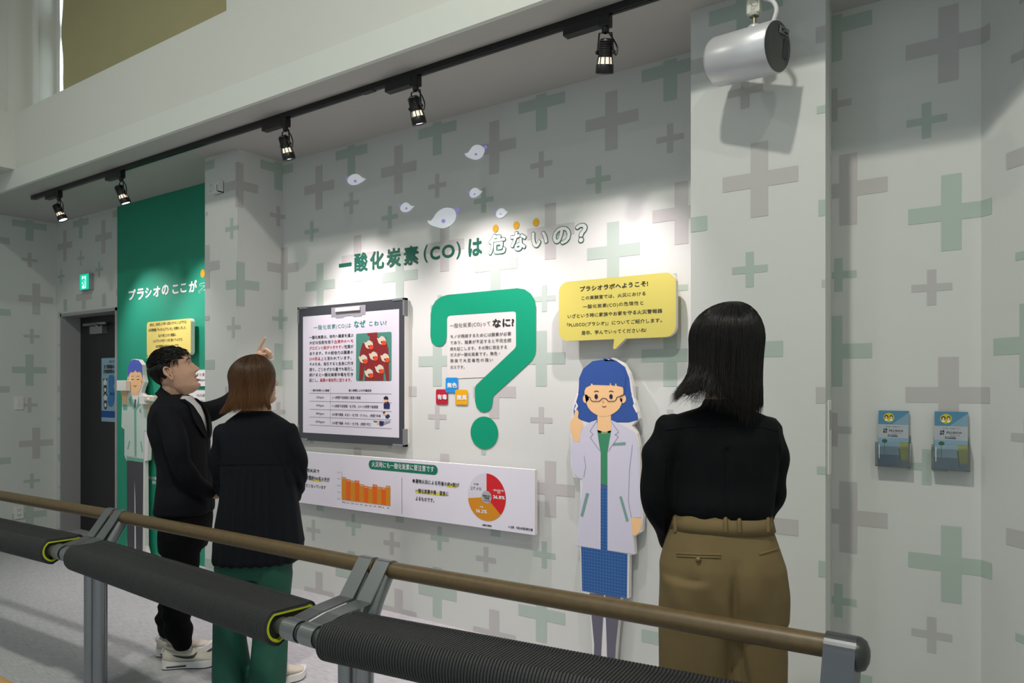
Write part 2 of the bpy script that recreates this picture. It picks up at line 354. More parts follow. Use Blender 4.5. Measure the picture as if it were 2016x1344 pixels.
# small sensor bracket on the left column
a = atY(423, 384, PY); b = atY(441, 357, PY)
t = thing('sensor_bracket', 'small white sensor bracket with open front, high on the left column', 'bracket', ((a.x+b.x)/2, PY, a.z))
q = MB(); q.box((a.x, PY-.004, a.z), (b.x, PY, b.z)); q.box((a.x, PY-.05, a.z), (b.x, PY, a.z+.006)); q.box((b.x-.006, PY-.05, a.z), (b.x, PY, b.z)); q.build('bracket_body', WHITE, t)
MB().box((a.x+.03, PY-.006, a.z+.02), (a.x+.045, PY-.004, b.z-.01)).build('slot', BLACK, t)
for dx, dz in ((-.05, -.0), (-.05, .05)): MB().lathe([(0, .002), (.005, .002), (.005, 0)], (a.x+dx, PY, a.z+.03+dz), (0, -1, 0), 10).build('screw', GREYP, t)
# slim white strip on the hidden flank of the right column
t0 = Vector((PRX1-.012, 3.2, 1.12))
t = thing('wall_strip', 'slim white vertical device on the side of the right column beside the brochures', 'device', t0)
MB().box((PRX1-.016, 3.15, 1.12), (PRX1+.006, 3.2, 1.42), bev=.003).build('strip_body', WHITE, t)
MB().box((PRX1+.006, 3.165, 1.30), (PRX1+.008, 3.185, 1.38)).build('strip_window', GREYP, t)
# ============================================================ lighting track and spotlights
TY = 2.88
tl = atY(66, 392, TY); 
tr = thing('lighting_track', 'long black ceiling lighting track carrying the spotlights under the soffit', 'lighting track', (-2, TY, ZC))
MB().box((tl.x, TY-.017, ZC-.032), (1.0, TY+.017, ZC-.001)).build('rail', BLACK, tr)
g = MB(); g.box((tl.x+.05, TY-.006, ZC-.034), (1.0, TY+.006, ZC-.032)); g.build('slot', mat('track_slot', (.03, .03, .03), rough=.2, metal=.6), tr)
MB().box((tl.x-.01, TY-.019, ZC-.034), (tl.x+.07, TY+.019, ZC-.001), bev=.002).build('end_feed', BLACK, tr)
q = MB(); q.box((-3.02, TY-.019, ZC-.036), (-2.93, TY+.019, ZC-.001), bev=.002); q.build('joiner', BLACK, tr)
LENS = mat('lens_glow', (1, 1, 1), emit=(1, .93, .88), es=14)
INNER = mat('lamp_inner', (.8, .72, .6), rough=.3, emit=(1, .85, .65), es=.8)
def spotlight(X, label, aim, power, size=84):
    aim = Vector(aim).normalized()
    t = thing('spotlight', label, 'spotlight', (X, TY, ZC-.032), 'black spotlights on the ceiling track')
    MB().box((X-.20, TY-.022, ZC-.075), (X-.012, TY+.022, ZC-.033), bev=.003).build('driver_box', BLACK, t)
    q = MB(); q.box((X-.02, TY-.02, ZC-.085), (X+.03, TY+.02, ZC-.033), bev=.003); q.lathe([(.016, 0), (.016, .02), (.01, .024)], (X+.005, TY, ZC-.085), (0, 0, -1), 14); q.build('adapter', BLACK, t)
    top = Vector((X+.005, TY, ZC-.108)); hc = top+Vector((0, 0, -.085)); side = aim.cross(Vector((0, 1, 0)));
    side = Vector((1, 0, 0)); side = (side-aim*side.dot(aim)).normalized()
    q = MB()
    for s in (-1, 1):
        p = [top+side*.004*s, top+side*s*.03, hc+side*s*.039+Vector((0, 0, -.0))]
        q.tube(p, .004, 8)
        q.lathe([(.009, 0), (.009, .008), (0, .009)], hc+side*s*.037, side*s, 10)
    q.build('yoke', BLACK, t)
    b0 = hc-aim*.055                                     # rear end of the head
    q = MB(); q.lathe([(0, 0), (.022, 0), (.026, .004), (.030, .055), (.031, .075)], b0, aim, 24)
    for k in range(7): q.lathe([(.026+.001*k, .010+k*.009), (.033, .010+k*.009), (.033, .013+k*.009), (.026+.001*k, .013+k*.009)], b0, aim, 24)
    q.build('lamp_head', BLACK, t)
    q = MB(); q.lathe([(.027, .075), (.031, .105)], b0, aim, 24); q.build('reflector', INNER, t)
    q = MB(); a_ = aim.orthogonal().normalized(); b_ = aim.cross(a_)
    for k in range(10):
        an = 2*PI*k/10; u = a_*math.cos(an)+b_*math.sin(an); q.tube([b0+aim*.07+u*.031, b0+aim*.11+u*.036], .0025, 6)
    q.build('cage_rib', BLACK, t)
    q = MB(); q.lathe([(.036, .103), (.0385, .106), (.0395, .138), (.037, .142), (.034, .142), (.033, .134)], b0, aim, 28); q.build('bezel', BLACK, t)
    q = MB(); q.lathe([(0, .134), (.0345, .134)], b0, aim, 24); q.build('lens', LENS, t)
    q = MB(); P = smooth_loop([top+Vector((.012, .01, 0)), top+Vector((.03, .018, -.03)), hc+Vector((.052, .012, .01)), hc+Vector((.045, .006, -.02)), b0+side*.02], 6, False); q.tube(P, .0035, 8); q.build('cable', BLACK, t)
    p = b0+aim*.15
    l = light('spotlight_beam', 'SPOT', p, power, (1.0, .86, .88), size=.022, spot_size=math.radians(size), spot_blend=.75)
    l.rotation_euler = aim.to_track_quat('-Z', 'Y').to_euler(); l.parent = t; l.location = p-Vector(t.location)
    return t
SP = [(-6.63, 'far left black track spotlight, aimed down and to the right near the exit sign', (.34, .30, -1)),
      (-5.62, 'black track spotlight over the green wall, second from the left end', (.22, .34, -1)),
      (-3.69, 'black track spotlight beside the left column, above the clipboard panel', (.05, .31, -1)),
      (-2.63, 'black track spotlight in the middle of the track, above the flying white shapes', (.05, .31, -1)),
      (-1.515, 'nearest black track spotlight, the one just left of the white cylinder', (-.22, .30, -1))
      ]
for X, lab, aim in SP: spotlight(X, lab, aim, (95 if X < -2 else 70) if X > -4 else 80)
# ------------------------------------------------------------ white cylindrical projector
YL = 2.88
c0 = atD(1531, 91.5, 2.80)
axis = (RT*-.644+FW*.757+Vector((0, 0, .108))).normalized(); RC = .0959; LN = .279
pj = thing('projector', 'white cylindrical projector lamp hanging in front of the right column', 'projector', c0+axis*.14+Vector((0, 0, .22)), None)
AL = mat('silver_white', (.62, .63, .66), rough=.33, metal=.35, bump=.04, bump_scale=900)
q = MB(); q.lathe([(RC-.004, .0), (RC, .004), (RC, LN-.02), (RC-.006, LN-.006), (RC-.02, LN), (0.05, LN)], c0, axis, 64); q.build('body', AL, pj)
q = MB(); q.lathe([(0, .002), (RC-.006, .002), (RC-.0035, .0)], c0, axis, 64); q.build('rear_plate', mat('dark_plate', (.11, .115, .11), rough=.35, metal=.3), pj)
q = MB(); q.lathe([(.0, LN-.004), (.05, LN)], c0, axis, 32); q.build('front_lens', BLACK, pj)
u = axis.cross(Vector((0, 0, 1))).normalized(); v = u.cross(axis).normalized()           # u: across, v: up on the plate
u = -u if u.dot(RT) < 0 else u
def rp(a, b): return c0-axis*.001+u*a+v*b
q = MB()
q.prism([rp(.0, .052), rp(.062, .052), rp(.062, .078), rp(.0, .078)], -axis*.004); q.build('port_frame', mat('port_grey', (.16, .165, .16), rough=.4), pj)
q = MB(); q.prism([rp(.01, .062), rp(.02, .062), rp(.02, .070), rp(.01, .070)], -axis*.0055); q.prism([rp(.03, .057), rp(.052, .057), rp(.052, .064), rp(.03, .064)], -axis*.0055)
q.lathe([(0, .006), (.003, .006), (.003, .003)], rp(.028, .072), -axis, 10); q.build('socket', BLACK, pj)
q = MB(); q.prism([rp(.04, -.03), rp(.072, -.03), rp(.072, .04), rp(.04, .04)], -axis*.0015); q.build('rating_label', mat('label_dark', (.045, .05, .05), rough=.3), pj)
mt = c0+axis*.11+v*RC
up = Vector((0, 0, 1)); mtop = mt+up*.10
q = MB(); q.lathe([(.024, -.004), (.024, .006), (.018, .010), (0, .010)], mt, up, 20); q.build('mount_foot', AL, pj)
q = MB(); q.tube([mt, mt+up*.06], .006, 10); q.tube([mt+u*.009, mt+u*.009+up*.05], .003, 8); q.build('pivot_rod', mat('brass_rod', (.45, .38, .25), rough=.3, metal=.9), pj)
q = MB(); q.box((mt.x-.026, mt.y-.02, mt.z+.05), (mt.x+.026, mt.y+.02, mt.z+.12), bev=.006); q.lathe([(.018, 0), (.022, .004), (.022, .04)], mt+up*.045, up, 20); q.tube([mt+up*.12, Vector((mt.x, mt.y, ZC-.03))], .02, 16)
q.build('mount_block', mat('cream_plastic', (.55, .55, .48), rough=.4), pj)
q = MB(); q.lathe([(.014, 0), (.014, .003)], mt+up*.085-FW*.026-RT*.01, -FW, 16); q.build('mount_hole', BLACK, pj)
q = MB(); P = smooth_loop([c0+axis*.03+v*RC, c0+axis*.02+v*(RC+.045), c0+axis*.045+v*(RC+.085), mt+up*.115+RT*.02, mt+up*.135, mt+up*.15-RT*.06, mt+up*.2-RT*.07], 8, False); q.tube(P, .0085, 12); q.build('cable', mat('white_cable', (.6, .62, .6), rough=.5), pj)
# ============================================================ leaning rails
WOOD = mat('brown_rail_wood', (.118, .080, .035), rough=.42, noise_scale=40, noise_amt=.28, bump=.15, bump_scale=300)
STEEL = mat('silver_paint', (.30, .32, .34), rough=.32, metal=.85, noise_scale=60, noise_amt=.05)
FOAM = mat('yellow_lining', s2l(190, 200, 20), rough=.8)
RUB = mat('black_rubber', (.028, .030, .032), rough=.55, spec=.4, bump=.08, bump_scale=700)
RR = .0285; ZR = .84; PO = -.285; ZP = .70           # bar radius and height; padded tube offset and height
def rib_pad(p0, p1, back, ribs_pitch=.0098):
    """ribbed rubber sleeve: p0,p1 axis ends; back: vector from the front tube to the rear tube of the profile"""
    ax = (p1-p0); Ln = ax.length; ax.normalize(); n1 = 14; n2 = 8; R1 = .064; R2_ = .030
    b = (back-ax*back.dot(ax)); bl = b.length; bx = b.normalized(); bz = ax.cross(bx).normalized()
    if bz.z < 0: bz = -bz
    ang = math.asin((R1-R2_)/bl); prof = []
    for k in range(n1+1):
        t = (PI/2+ang)+(2*PI-2*(PI/2+ang))*k/n1; prof.append((0, 0, R1, t))
    for k in range(n2+1):
        t = -(PI/2+ang)+2*(PI/2+ang)*k/n2; prof.append((bl, 0, R2_, t))
    n = len(prof); rings = int(Ln/ribs_pitch); vs = []; fs = []
    def ring(s, dr):
        for (cx, cz, R, t) in prof: vs.append(p0+ax*s+bx*(cx+(R+dr)*math.cos(t))+bz*(cz+(R+dr)*math.sin(t)))
    ring(0, -.012); ring(.003, -.004)
    for i in range(rings):
        s = Ln*(i+.5)/rings; h = ribs_pitch/2
        ring(max(.004, s-h*.9), -.0032); ring(s-h*.55, .0006); ring(s+h*.55, .0006); ring(s+h*.9, -.0032)
    ring(Ln-.003, -.004); ring(Ln, -.012)
    N = len(vs)//n; endf = [tuple(range(n-1, -1, -1)), tuple((N-1)*n+k for k in range(n))] if False else []
    fs = [(i*n+k, i*n+(k+1) % n, (i+1)*n+(k+1) % n, (i+1)*n+k) for i in range(N-1) for k in range(n)]
    m = MB(); m.add(vs, fs, 0, False); LINS = []
    for s in (.016, Ln-.016):
        L_ = [p0+ax*s+bx*(cx+(R-.016)*math.cos(t))+bz*(cz+(R-.016)*math.sin(t)) for (cx, cz, R, t) in prof]; m.add(L_, [tuple(range(n))])
    # yellow lining rims at both ends
    for s, d in ((-.001, 0), (Ln+.001, 1)):
        lin = MB(); LINS.append(lin); o1 = []; o2 = []
        for (cx, cz, R, t) in prof:
            for lst, dr in ((o1, -.012), (o2, -.020)): lst.append(p0+ax*s+bx*(cx+(R+dr)*math.cos(t))+bz*(cz+(R+dr)*math.sin(t)))
        q = len(prof); o3 = [v-ax*(-.02 if d == 0 else .02) for v in o2]
        lin.add(o1+o2+o3, [(k, (k+1) % q, q+(k+1) % q, q+k) for k in range(q)]+[(q+k, q+(k+1) % q, 2*q+(k+1) % q, 2*q+k) for k in range(q)])
    return m, LINS
def end_frame(rail, X, Yr, sgn, po=0, wide=.070, ax=Vector((1, 0, 0))):
    """post + bracket at one end of a rail section. sgn: +1 the frame extends to +X from X"""
    pc = Vector((X+sgn*wide/2, Yr, 0)); h = wide/2-.002
    R = pc+Vector((0, 0, ZR)); P = pc+Vector((0, PO+po, ZP)); Q = pc+Vector((0, -.10, 0))
    # flat bracket wrapping over the bar and going down to the front tube
    def arc(c, r, a0, a1, n=18): return [c+Vector((0, r*math.cos(math.radians(a0+(a1-a0)*k/n)), r*math.sin(math.radians(a0+(a1-a0)*k/n)))) for k in range(n+1)]
    d = (P-R); dn = math.degrees(math.atan2(d.z, d.y))
    prof = arc(R, RR+.006, -60, 118)+[R+Vector((0, -.105, -.085))]+[P+Vector((0, .085, .045))]+arc(P, .036, 62, 250)
    th = .006
    m = MB(); L = []
    for i, p in enumerate(prof):
        a = prof[max(i-1, 0)]; b = prof[min(i+1, len(prof)-1)]; t = (b-a).normalized(); nrm = Vector((0, -t.z, t.y)); L.append((p, p-nrm*-th if False else p+Vector((0, t.z, -t.y))*-th))
    vs = []
    for p, q in L:
        for x in (-h, h):
            vs.append(p+Vector((x, 0, 0)))
            vs.append(q+Vector((x, 0, 0)))
    fs = []
    for i in range(len(L)-1):
        o = i*4; n_ = o+4
        fs += [(o, o+2, n_+2, n_), (o+1, n_+1, n_+3, o+3), (o, n_, n_+1, o+1), (o+2, o+3, n_+3, n_+2)]
    fs += [(0, 1, 3, 2), (len(vs)-4, len(vs)-2, len(vs)-1, len(vs)-3)]
    m.add(vs, fs, 0); 
    o = m.build('bracket', STEEL, rail, recalc=True)
    # round post, bending back up to the bar
    p = MB(); pts = [Q+Vector((0, 0, .012)), Q+Vector((0, 0, .50)), Q+Vector((0, 0, .60)), Q+Vector((0, .012, .66)), Q+Vector((0, .05, .745)), R+Vector((0, -.004, -.02))]
    p.tube(pts, .031, 24); p.tube([Q+Vector((0, .0, .57)), P+Vector((0, .02, -.01))], .018, 14)
    p.build('post', STEEL, rail)
    b = MB(); b.lathe([(0, .014), (.031, .014), (.0335, .010), (.0345, 0), (0, 0)], Q, (0, 0, 1), 28); b.build('base_plate', STEEL, rail)
    s = MB(); s.tube([P+Vector((-h, 0, 0)), P+Vector((h, 0, 0))], .033, 24); s.build('tube_stub', STEEL, rail)
def rail_section(pa, pb, lab, ends=(1, 1), capend=False, pad=(.11, .11), po=(0, 0)):
    """pa,pb: (X,Y) of the bar's ends"""
    A = Vector((pa[0], pa[1], ZR)); B = Vector((pb[0], pb[1], ZR)); t = thing('leaning_rail', lab, 'railing', ((A.x+B.x)/2, (A.y+B.y)/2-.1, 0), 'leaning rails between viewer and exhibits')
    m = MB(); N = 14; m.tube([A.lerp(B, k/N) for k in range(N+1)], RR, 28); m.build('wooden_bar', WOOD, t)
    dx = (B-A).normalized(); off = Vector((0, PO, ZP-ZR)); off0 = off+Vector((0, po[0], 0)); off1 = off+Vector((0, po[1], 0))
    MB().tube([A+off0+dx*.002, B+off1-dx*.002], .027, 20).build('lower_tube', STEEL, t)
    pm, ln = rib_pad(A+off0+dx*pad[0], B+off1-dx*pad[1], Vector((0, .110, .026))); pm.build('rubber_pad', RUB, t); [l_.build('pad_lining', FOAM, t) for l_ in ln]
    if ends[0]: end_frame(t, A.x+.004, A.y, 1, po[0])
    if ends[1]: end_frame(t, B.x-.004, B.y, -1, po[1])
    return t
rail_section((-5.6, 1.78), (-3.654, 1.85), 'leftmost leaning rail with brown bar and padded black tube, running to the left edge', po=(.05, .055))
rail_section((-3.645, 1.85), (-1.872, 1.85), 'middle leaning rail with padded black tube, in front of the man', po=(.055, -.035))
r3 = rail_section((-1.865, 1.85), (-.335, 1.93), 'right leaning rail ending in a capped metal post at the right', ends=(1, 0), pad=(.11, .06), po=(-.035, .06))
# end frame with cap at the right end
EX, EY = -.402, 1.927
q = MB()
prof = []
for k in range(15): a_ = math.radians(20+150*k/14); prof.append(Vector((0, EY+.042*math.cos(a_), ZR-.006+.042*math.sin(a_))))
prof += [Vector((0, EY-.13, ZR-.22)), Vector((0, EY-.13, 0.012)), Vector((0, EY-.05, .012)), Vector((0, EY-.05, ZR-.2)), Vector((0, EY+.035, ZR-.06))]
q.prism([p+Vector((EX, 0, 0)) for p in prof], (.072, 0, 0)); q.build('end_post', mat('dark_silver_paint', (.115, .12, .13), rough=.33, metal=.75), r3, recalc=True)
q = MB(); q.lathe([(.041, 0), (.041, .006), (.034, .018), (.018, .025), (0, .027)], (EX+.0715, EY, ZR-.006), (1, 0, 0), 28); q.build('end_cap', mat('cap_dark', (.03, .032, .034), rough=.35), r3)
# nearer rail whose bar end shows in the bottom left corner
ZN = .84
t = thing('near_rail', 'end of a tan wooden rail in the bottom left corner of the view', 'railing', (-1.5, .3, 0))
a = atD(-130, 1300, 1.75); b = atD(34, 1392, 1.50)
q = MB(); dd = (b-a).normalized(); q.tube([a, b-dd*.015], .034, 28); q.build('wooden_bar', mat('tan_wood', (.40, .22, .075), rough=.4, noise_scale=30, noise_amt=.1), t)
q = MB(); q.lathe([(.035, -.03), (.035, .0), (.03, .01), (0, .014)], b, dd, 28); q.build('end_cap', STEEL, t)
q = MB(); q.tube([a.lerp(b, .3), Vector((a.lerp(b, .3).x, a.lerp(b, .3).y, 0.0))], .02, 16); q.build('post', STEEL, t)
# ============================================================ exhibits: printed boards, lettering, cut-outs
def K(name, rgb, **k): return mat(name, s2l(*rgb), rough=k.pop('rough', .55), **k)
BOARD_SIDE = K('board_edge', (225, 222, 215)); INK = MATS['print_black']; INKW = MATS['print_white']
TEAL = K('teal_print', (10, 130, 98)); DTEAL = K('dark_teal_print', (12, 92, 74)); RED = K('red_print', (190, 35, 45)); PAPER = K('paper_print', (222, 220, 232)); SKIN = K('skin_print', (238, 190, 140))
_gl = {}
def glyph(ch, bold, res):
    k = (ch, bold, res)
    if k not in _gl: _gl[k] = text_mesh(ch, bold, res) if ch.strip() else ([], [])
    return _gl[k]
def _aw(ch):
    if ord(ch) >= 128: return 1.0
    vs = glyph(ch, 0, 1)[0]
    return (max(v.x for v in vs)-min(v.x for v in vs)+.10) if vs else .35
def cells(mb, segs, T, x0, x1, yt, yb, Y, bold=.012, res=1):
    """a line of characters set on an even grid from x0 to x1 (crop px), rows yt..yb at its left end"""
    if isinstance(segs, str): segs = [(segs, 0)]
    x0, yb_ = T(x0, yb); _, yt_ = T(0, yt); x1, _ = T(x1, 0)
    a = atY(x0, yb_, Y); b = atY(x0, yt_, Y); c = atY(x1, yb_, Y)
    W = c.x-a.x; H = (b.z-a.z)/.86
    wt = [_aw(ch) for s_, _ in segs for ch in s_]; tot = sum(wt); asc = all(ord(ch) < 128 for s_, _ in segs for ch in s_); cw = W/tot; x = a.x; i = 0
    for s_, mi in segs:
        for ch in s_:
            vs, fs = glyph(ch, bold, res)
            if vs:
                sx = cw*.98 if asc else min(cw, H*1.25)*.98
                w_ = wt[i]*cw; vx = [v.x for v in vs]
                ox = x+(w_-(max(vx)+min(vx))*sx)/2 if ord(ch) < 128 else x+(w_-sx)/2
                mb.add([(ox+v.x*sx, Y-v.z, a.z+H*.07+v.y*H) for v in vs], fs, mi)
            x += wt[i]*cw; i += 1
def TR(x0, y0, s): return lambda x, y: (x0+x/s, y0+y/s)
def pl(mb, T, pts, Y, mi=0, curve=0, closed=True):
    """printed patch traced on the board plane"""
    if curve: pts = [tuple(p) for p in smooth_loop(pts, curve)]
    L = [atY(*T(x, y), Y) for x, y in pts]
    # fan-safe: let bmesh triangulate concave outline through an n-gon
    mb.face(L, mi)
def ell(T, cx, cy, rx, ry, n=24): return [(cx+rx*math.cos(2*PI*k/n), cy+ry*math.sin(2*PI*k/n)) for k in range(n)]
def line(mb, T, pts, wpx, Y, mi=0):
    P = [atY(*T(x, y), Y) for x, y in pts]; wd = wpx
    for a, b in zip(P, P[1:]):
        d = (b-a).normalized(); n = Vector((-d.z, 0, d.x))*wd/2; mb.face([a-n, b-n, b+n, a+n], mi)
def board(name, label, cat, T, outline, Yf, th, front, side=None, curve=0):
    if curve: outline = [tuple(p) for p in smooth_loop(outline, curve)]
    L = [atY(*T(x, y), Yf) for x, y in outline]
    c = sum(L, Vector())/len(L); zb = min(p.z for p in L)
    t = thing(name, label, cat, (c.x, WY, zb))
    m = MB(); m.prism(L, (0, th, 0), 0, 1); m.build('board', [front, side or BOARD_SIDE], t, recalc=True)
    if Yf+th < WY-.002:
        s = MB(); w_ = min(.12, (max(p.x for p in L)-min(p.x for p in L))*.25)
        s.box((c.x-w_, Yf+th, c.z-w_), (c.x+w_, WY-.0075, c.z+w_)); s.build('wall_spacer', BOARD_SIDE, t)
    return t
def rect_px(x0, x1, y_t, y_b, T, Yf, r=0, ref='r'):
    """world rectangle whose right (or left) edge runs y_t..y_b (crop px); returned in crop px outline"""
    return None
# ---------------------------------------------------------------- wall title
ttl = thing('wall_title', 'dark green Japanese headline on the wall, last characters outlined, three yellow dots above', 'lettering', (-2.9, WY, 2.2))
T5 = TR(650, 420, 3.804); YW = WY-.003
q = MB()
def L5(s, x0, x1, yt, yb, mb=None, bold=.032, Y=YW, mi=0, res=3):
    X0, B = T5(x0, yb); X1, _ = T5(x1, 0); _, Tt = T5(0, yt); letter_px(mb or q, s, X0, X1, Tt, B, Y, bold=bold, mi=mi, res=res)
L5('一', 65, 160, 378, 404, bold=.03)
for ch, a, b, t_, u in (('酸', 180, 280, 300, 440), ('化', 298, 402, 288, 424), ('炭', 422, 530, 266, 408), ('素', 550, 662, 250, 392), ('は', 1035, 1137, 192, 324)): L5(ch, a, b, t_, u)
L5('(', 700, 730, 240, 370, bold=.015); L5('C', 748, 822, 252, 350, bold=.03); L5('O', 836, 932, 240, 338, bold=.03); L5(')', 945, 977, 212, 342, bold=.015)
q.build('lettering', DTEAL, ttl)
rim = MB(); inn = MB()
for ch, a, b, t_, u in (('危', 1184, 1318, 158, 318), ('な', 1348, 1472, 138, 292), ('い', 1504, 1634, 140, 264), ('の', 1664, 1806, 104, 246), ('？', 1832, 1930, 78, 228)):
    vs, fs = text_mesh(ch, 0, 3)
    X0, B = T5(a, u); X1, _ = T5(b, 0); _, Tt = T5(0, t_)
    A = atY(X0, B, YW); w_ = atY(X1, B, YW).x-A.x; h_ = atY(X0, Tt, YW).z-A.z
    bx = (min(v.x for v in vs)-.07, max(v.x for v in vs)+.07, min(v.y for v in vs)-.07, max(v.y for v in vs)+.07)
    for off, mbx, dy in ((.070, rim, 0), (.036, inn, .0015)):
        vs2, fs2 = text_mesh(ch, off, 3)
        mbx.add([(A.x+(v.x-bx[0])/(bx[1]-bx[0])*w_, YW-dy-v.z, A.z+(v.y-bx[2])/(bx[3]-bx[2])*h_) for v in vs2], fs2)
rim.build('outline_lettering', DTEAL, ttl); inn.build('lettering_fill', W_WALL, ttl)
for cx, cy in ((1238, 112), (1393, 88), (1541, 66)):
    q = MB(); c = atY(*T5(cx, cy), YW); disc(q, (c.x, c.z), .021, YW, rz=.0225, n=24); q.build('yellow_dot', K('yellow_dot', (215, 160, 20)), ttl)
# ---------------------------------------------------------------- clipboard
T1 = TR(580, 580, 4.2)
def wrect(T, Yf, x0, x1, xr, yt, yb, r=0, n=6):
    """axis-aligned world rectangle: columns x0,x1 and rows yt,yb measured at column xr (crop px) -> list of world points"""
    X0 = atY(*T(x0, yt), Yf).x; X1 = atY(*T(x1, yt), Yf).x; Z1 = atY(*T(xr, yt), Yf).z; Z0 = atY(*T(xr, yb), Yf).z
    return (rrect(X0, Z0, X1, Z1, r, n) if r else [(X1, Z1), (X0, Z1), (X0, Z0), (X1, Z0)])
def wboard(name, label, cat, loop, Yf, th, front, side=None):
    L = on(Yf, loop); c = sum(L, Vector())/len(L); t = thing(name, label, cat, (c.x, WY, min(p.z for p in L)))
    MB().prism(L, (0, th, 0), 0, 1).build('board', [front, side or BOARD_SIDE], t, recalc=True)
    if Yf+th < WY-.002: MB().box((c.x-.15, Yf+th, c.z-.1), (c.x+.15, WY-.0016, c.z+.1)).build('wall_spacer', BOARD_SIDE, t)
    return t
YC = 3.46
cb = wboard('clipboard_panel', 'tall wall panel shaped like a dark grey clipboard with a lilac-white sheet', 'panel', wrect(T1, YC, 28, 908, 905, 28, 1255, .025), YC, .04, K('clip_dark', (62, 66, 72)))
MB().face(on(YC-.001, wrect(T1, YC, 70, 865, 862, 118, 1182))).build('paper_sheet', PAPER, cb)
q = MB()
ccs = ((28, 28), (810, 28), (28, 1110), (810, 1110))
Z = wrect(T1, YC, 28, 908, 905, 28, 1255)
(xb, zt), (xa, _), (_, zb_), _ = Z
for sx, sz, X, Zz in ((1, -1, xa, zt), (-1, -1, xb, zt), (1, 1, xa, zb_), (-1, 1, xb, zb_)):
    w_ = .105; h_ = .115; k_ = .016
    X -= sx*.003; Zz -= sz*.003
    m = MB(); m.box((min(X, X+sx*w_), YC-.004, min(Zz, Zz+sz*k_)), (max(X, X+sx*w_), YC+.03, max(Zz, Zz+sz*k_)), bev=.002); m.box((min(X, X+sx*k_), YC-.004, min(Zz, Zz+sz*h_)), (max(X, X+sx*k_), YC+.03, max(Zz, Zz+sz*h_)), bev=.002)
    m.build('corner_guard', K('corner_grey', (120, 124, 128)), cb)
m = MB(); m.face(on(YC-.0018, wrect(T1, YC, 305, 588, 305, 108, 188))); m.build('clip_plate', K('clip_plate', (158, 155, 165)), cb)
m = MB(); a = atY(*T1(345, 113), YC); b = atY(*T1(548, 100), YC); m.box((a.x, YC-.014, a.z-.028), (b.x, YC-.002, a.z), bev=.004); m.build('clip_bar', K('clip_bar', (225, 222, 215), rough=.3), cb)
m = MB(); line(m, T1, [(342, 130), (340, 190), (405, 184), (420, 172), (445, 165), (475, 168), (490, 178), (552, 172), (552, 112)], .006, YC-.003); m.build('clip_wire', K('clip_wire', (170, 168, 175)), cb)
q = MB(); y_ = YC-.0022
CM = [INK, RED, K('teal_text', (25, 135, 125))]
cells(q, [('一酸化炭素(CO)は', 2)], T1, 155, 468, 256, 292, y_, bold=.0, res=2)
cells(q, [('なぜ', 2)], T1, 487, 586, 218, 274, y_, bold=.02, res=2); cells(q, [('こわい?', 2)], T1, 606, 762, 222, 260, y_, bold=.02, res=2)
rows = [[('一酸化炭素は、体内へ酸素を運ぶ', 0)], [('大切な役割を担う', 0), ('血液中のヘモ', 1)], [('グロビンと結びつきやすい', 1), ('性質が', 0)], [('あります。その結合力は酸素の', 0)], [('200倍以上', 1), ('と言われています。', 0)],
        [('そのため、吸引すると全身に行き', 0)], [('渡り、ごくわずかな量でも吸引し', 0)], [('続けると一酸化炭素中毒を引き', 0)], [('起こし、', 0), ('最悪の場合死に至ります。', 1)]]
for i, r_ in enumerate(rows): cells(q, r_, T1, 121, 487, 342+i*44.0, 368+i*44.0, y_, bold=.015)
cells(q, '一酸化炭素(CO)濃度', T1, 136, 287, 782, 798, y_, bold=.02); cells(q, '吸入時間による中毒症状', T1, 447, 635, 782, 800, y_, bold=.02)
for i, (a, b, xe) in enumerate((('200ppm', '2〜3時間で前頭部に軽度の頭痛', 546), ('400ppm', '1〜2時間で前頭痛・吐き気、2.5〜3.5時間で後頭痛', 690), ('800ppm', '45分間で頭痛・めまい・吐き気・けいれん、2時間で失神', 712), ('1600ppm', '20分間で頭痛・めまい・吐き気、2時間で死亡', 632))):
    cells(q, a, T1, 178-(4 if i == 3 else 0), 243+(6 if i == 3 else 0), 835+i*67, 857+i*67, y_, bold=.01); cells(q, b, T1, 309, xe, 838+i*70, 860+i*70, y_, bold=.01)
q.build('lettering', CM, cb)
q = MB()
X0 = atY(*T1(125, 800), YC).x; X1 = atY(*T1(803, 800), YC).x
for yy in (812, 878, 944, 1008, 1074): z = atY(*T1(125, yy), YC).z; q.face(on(y_, [(X1, z), (X0, z), (X0, z-.0022), (X1, z-.0022)]))
xm = atY(*T1(297, 900), YC).x; z0 = atY(*T1(297, 1076), YC).z; z1 = atY(*T1(297, 765), YC).z; q.face(on(y_, [(xm+.001, z1), (xm-.001, z1), (xm-.001, z0), (xm+.001, z0)]))
q.build('table_lines', K('table_grey', (110, 108, 118)), cb)
m = MB(); m.face(on(YC-.002, wrect(T1, YC, 510, 803, 800, 306, 712, .012))); m.build('picture_ground', K('pic_green', (78, 142, 128)), cb)
m = MB(); pl(m, T1, [(600, 318), (603, 335), (622, 345), (620, 380), (560, 402), (542, 470), (533, 705), (562, 706), (582, 575), (580, 708), (735, 709), (732, 560), (758, 710), (782, 710), (775, 450), (757, 385), (700, 365), (685, 345), (683, 310)], YC-.003, 0); m.build('torso_print', K('torso_red', (140, 38, 42)), cb)
m = MB()
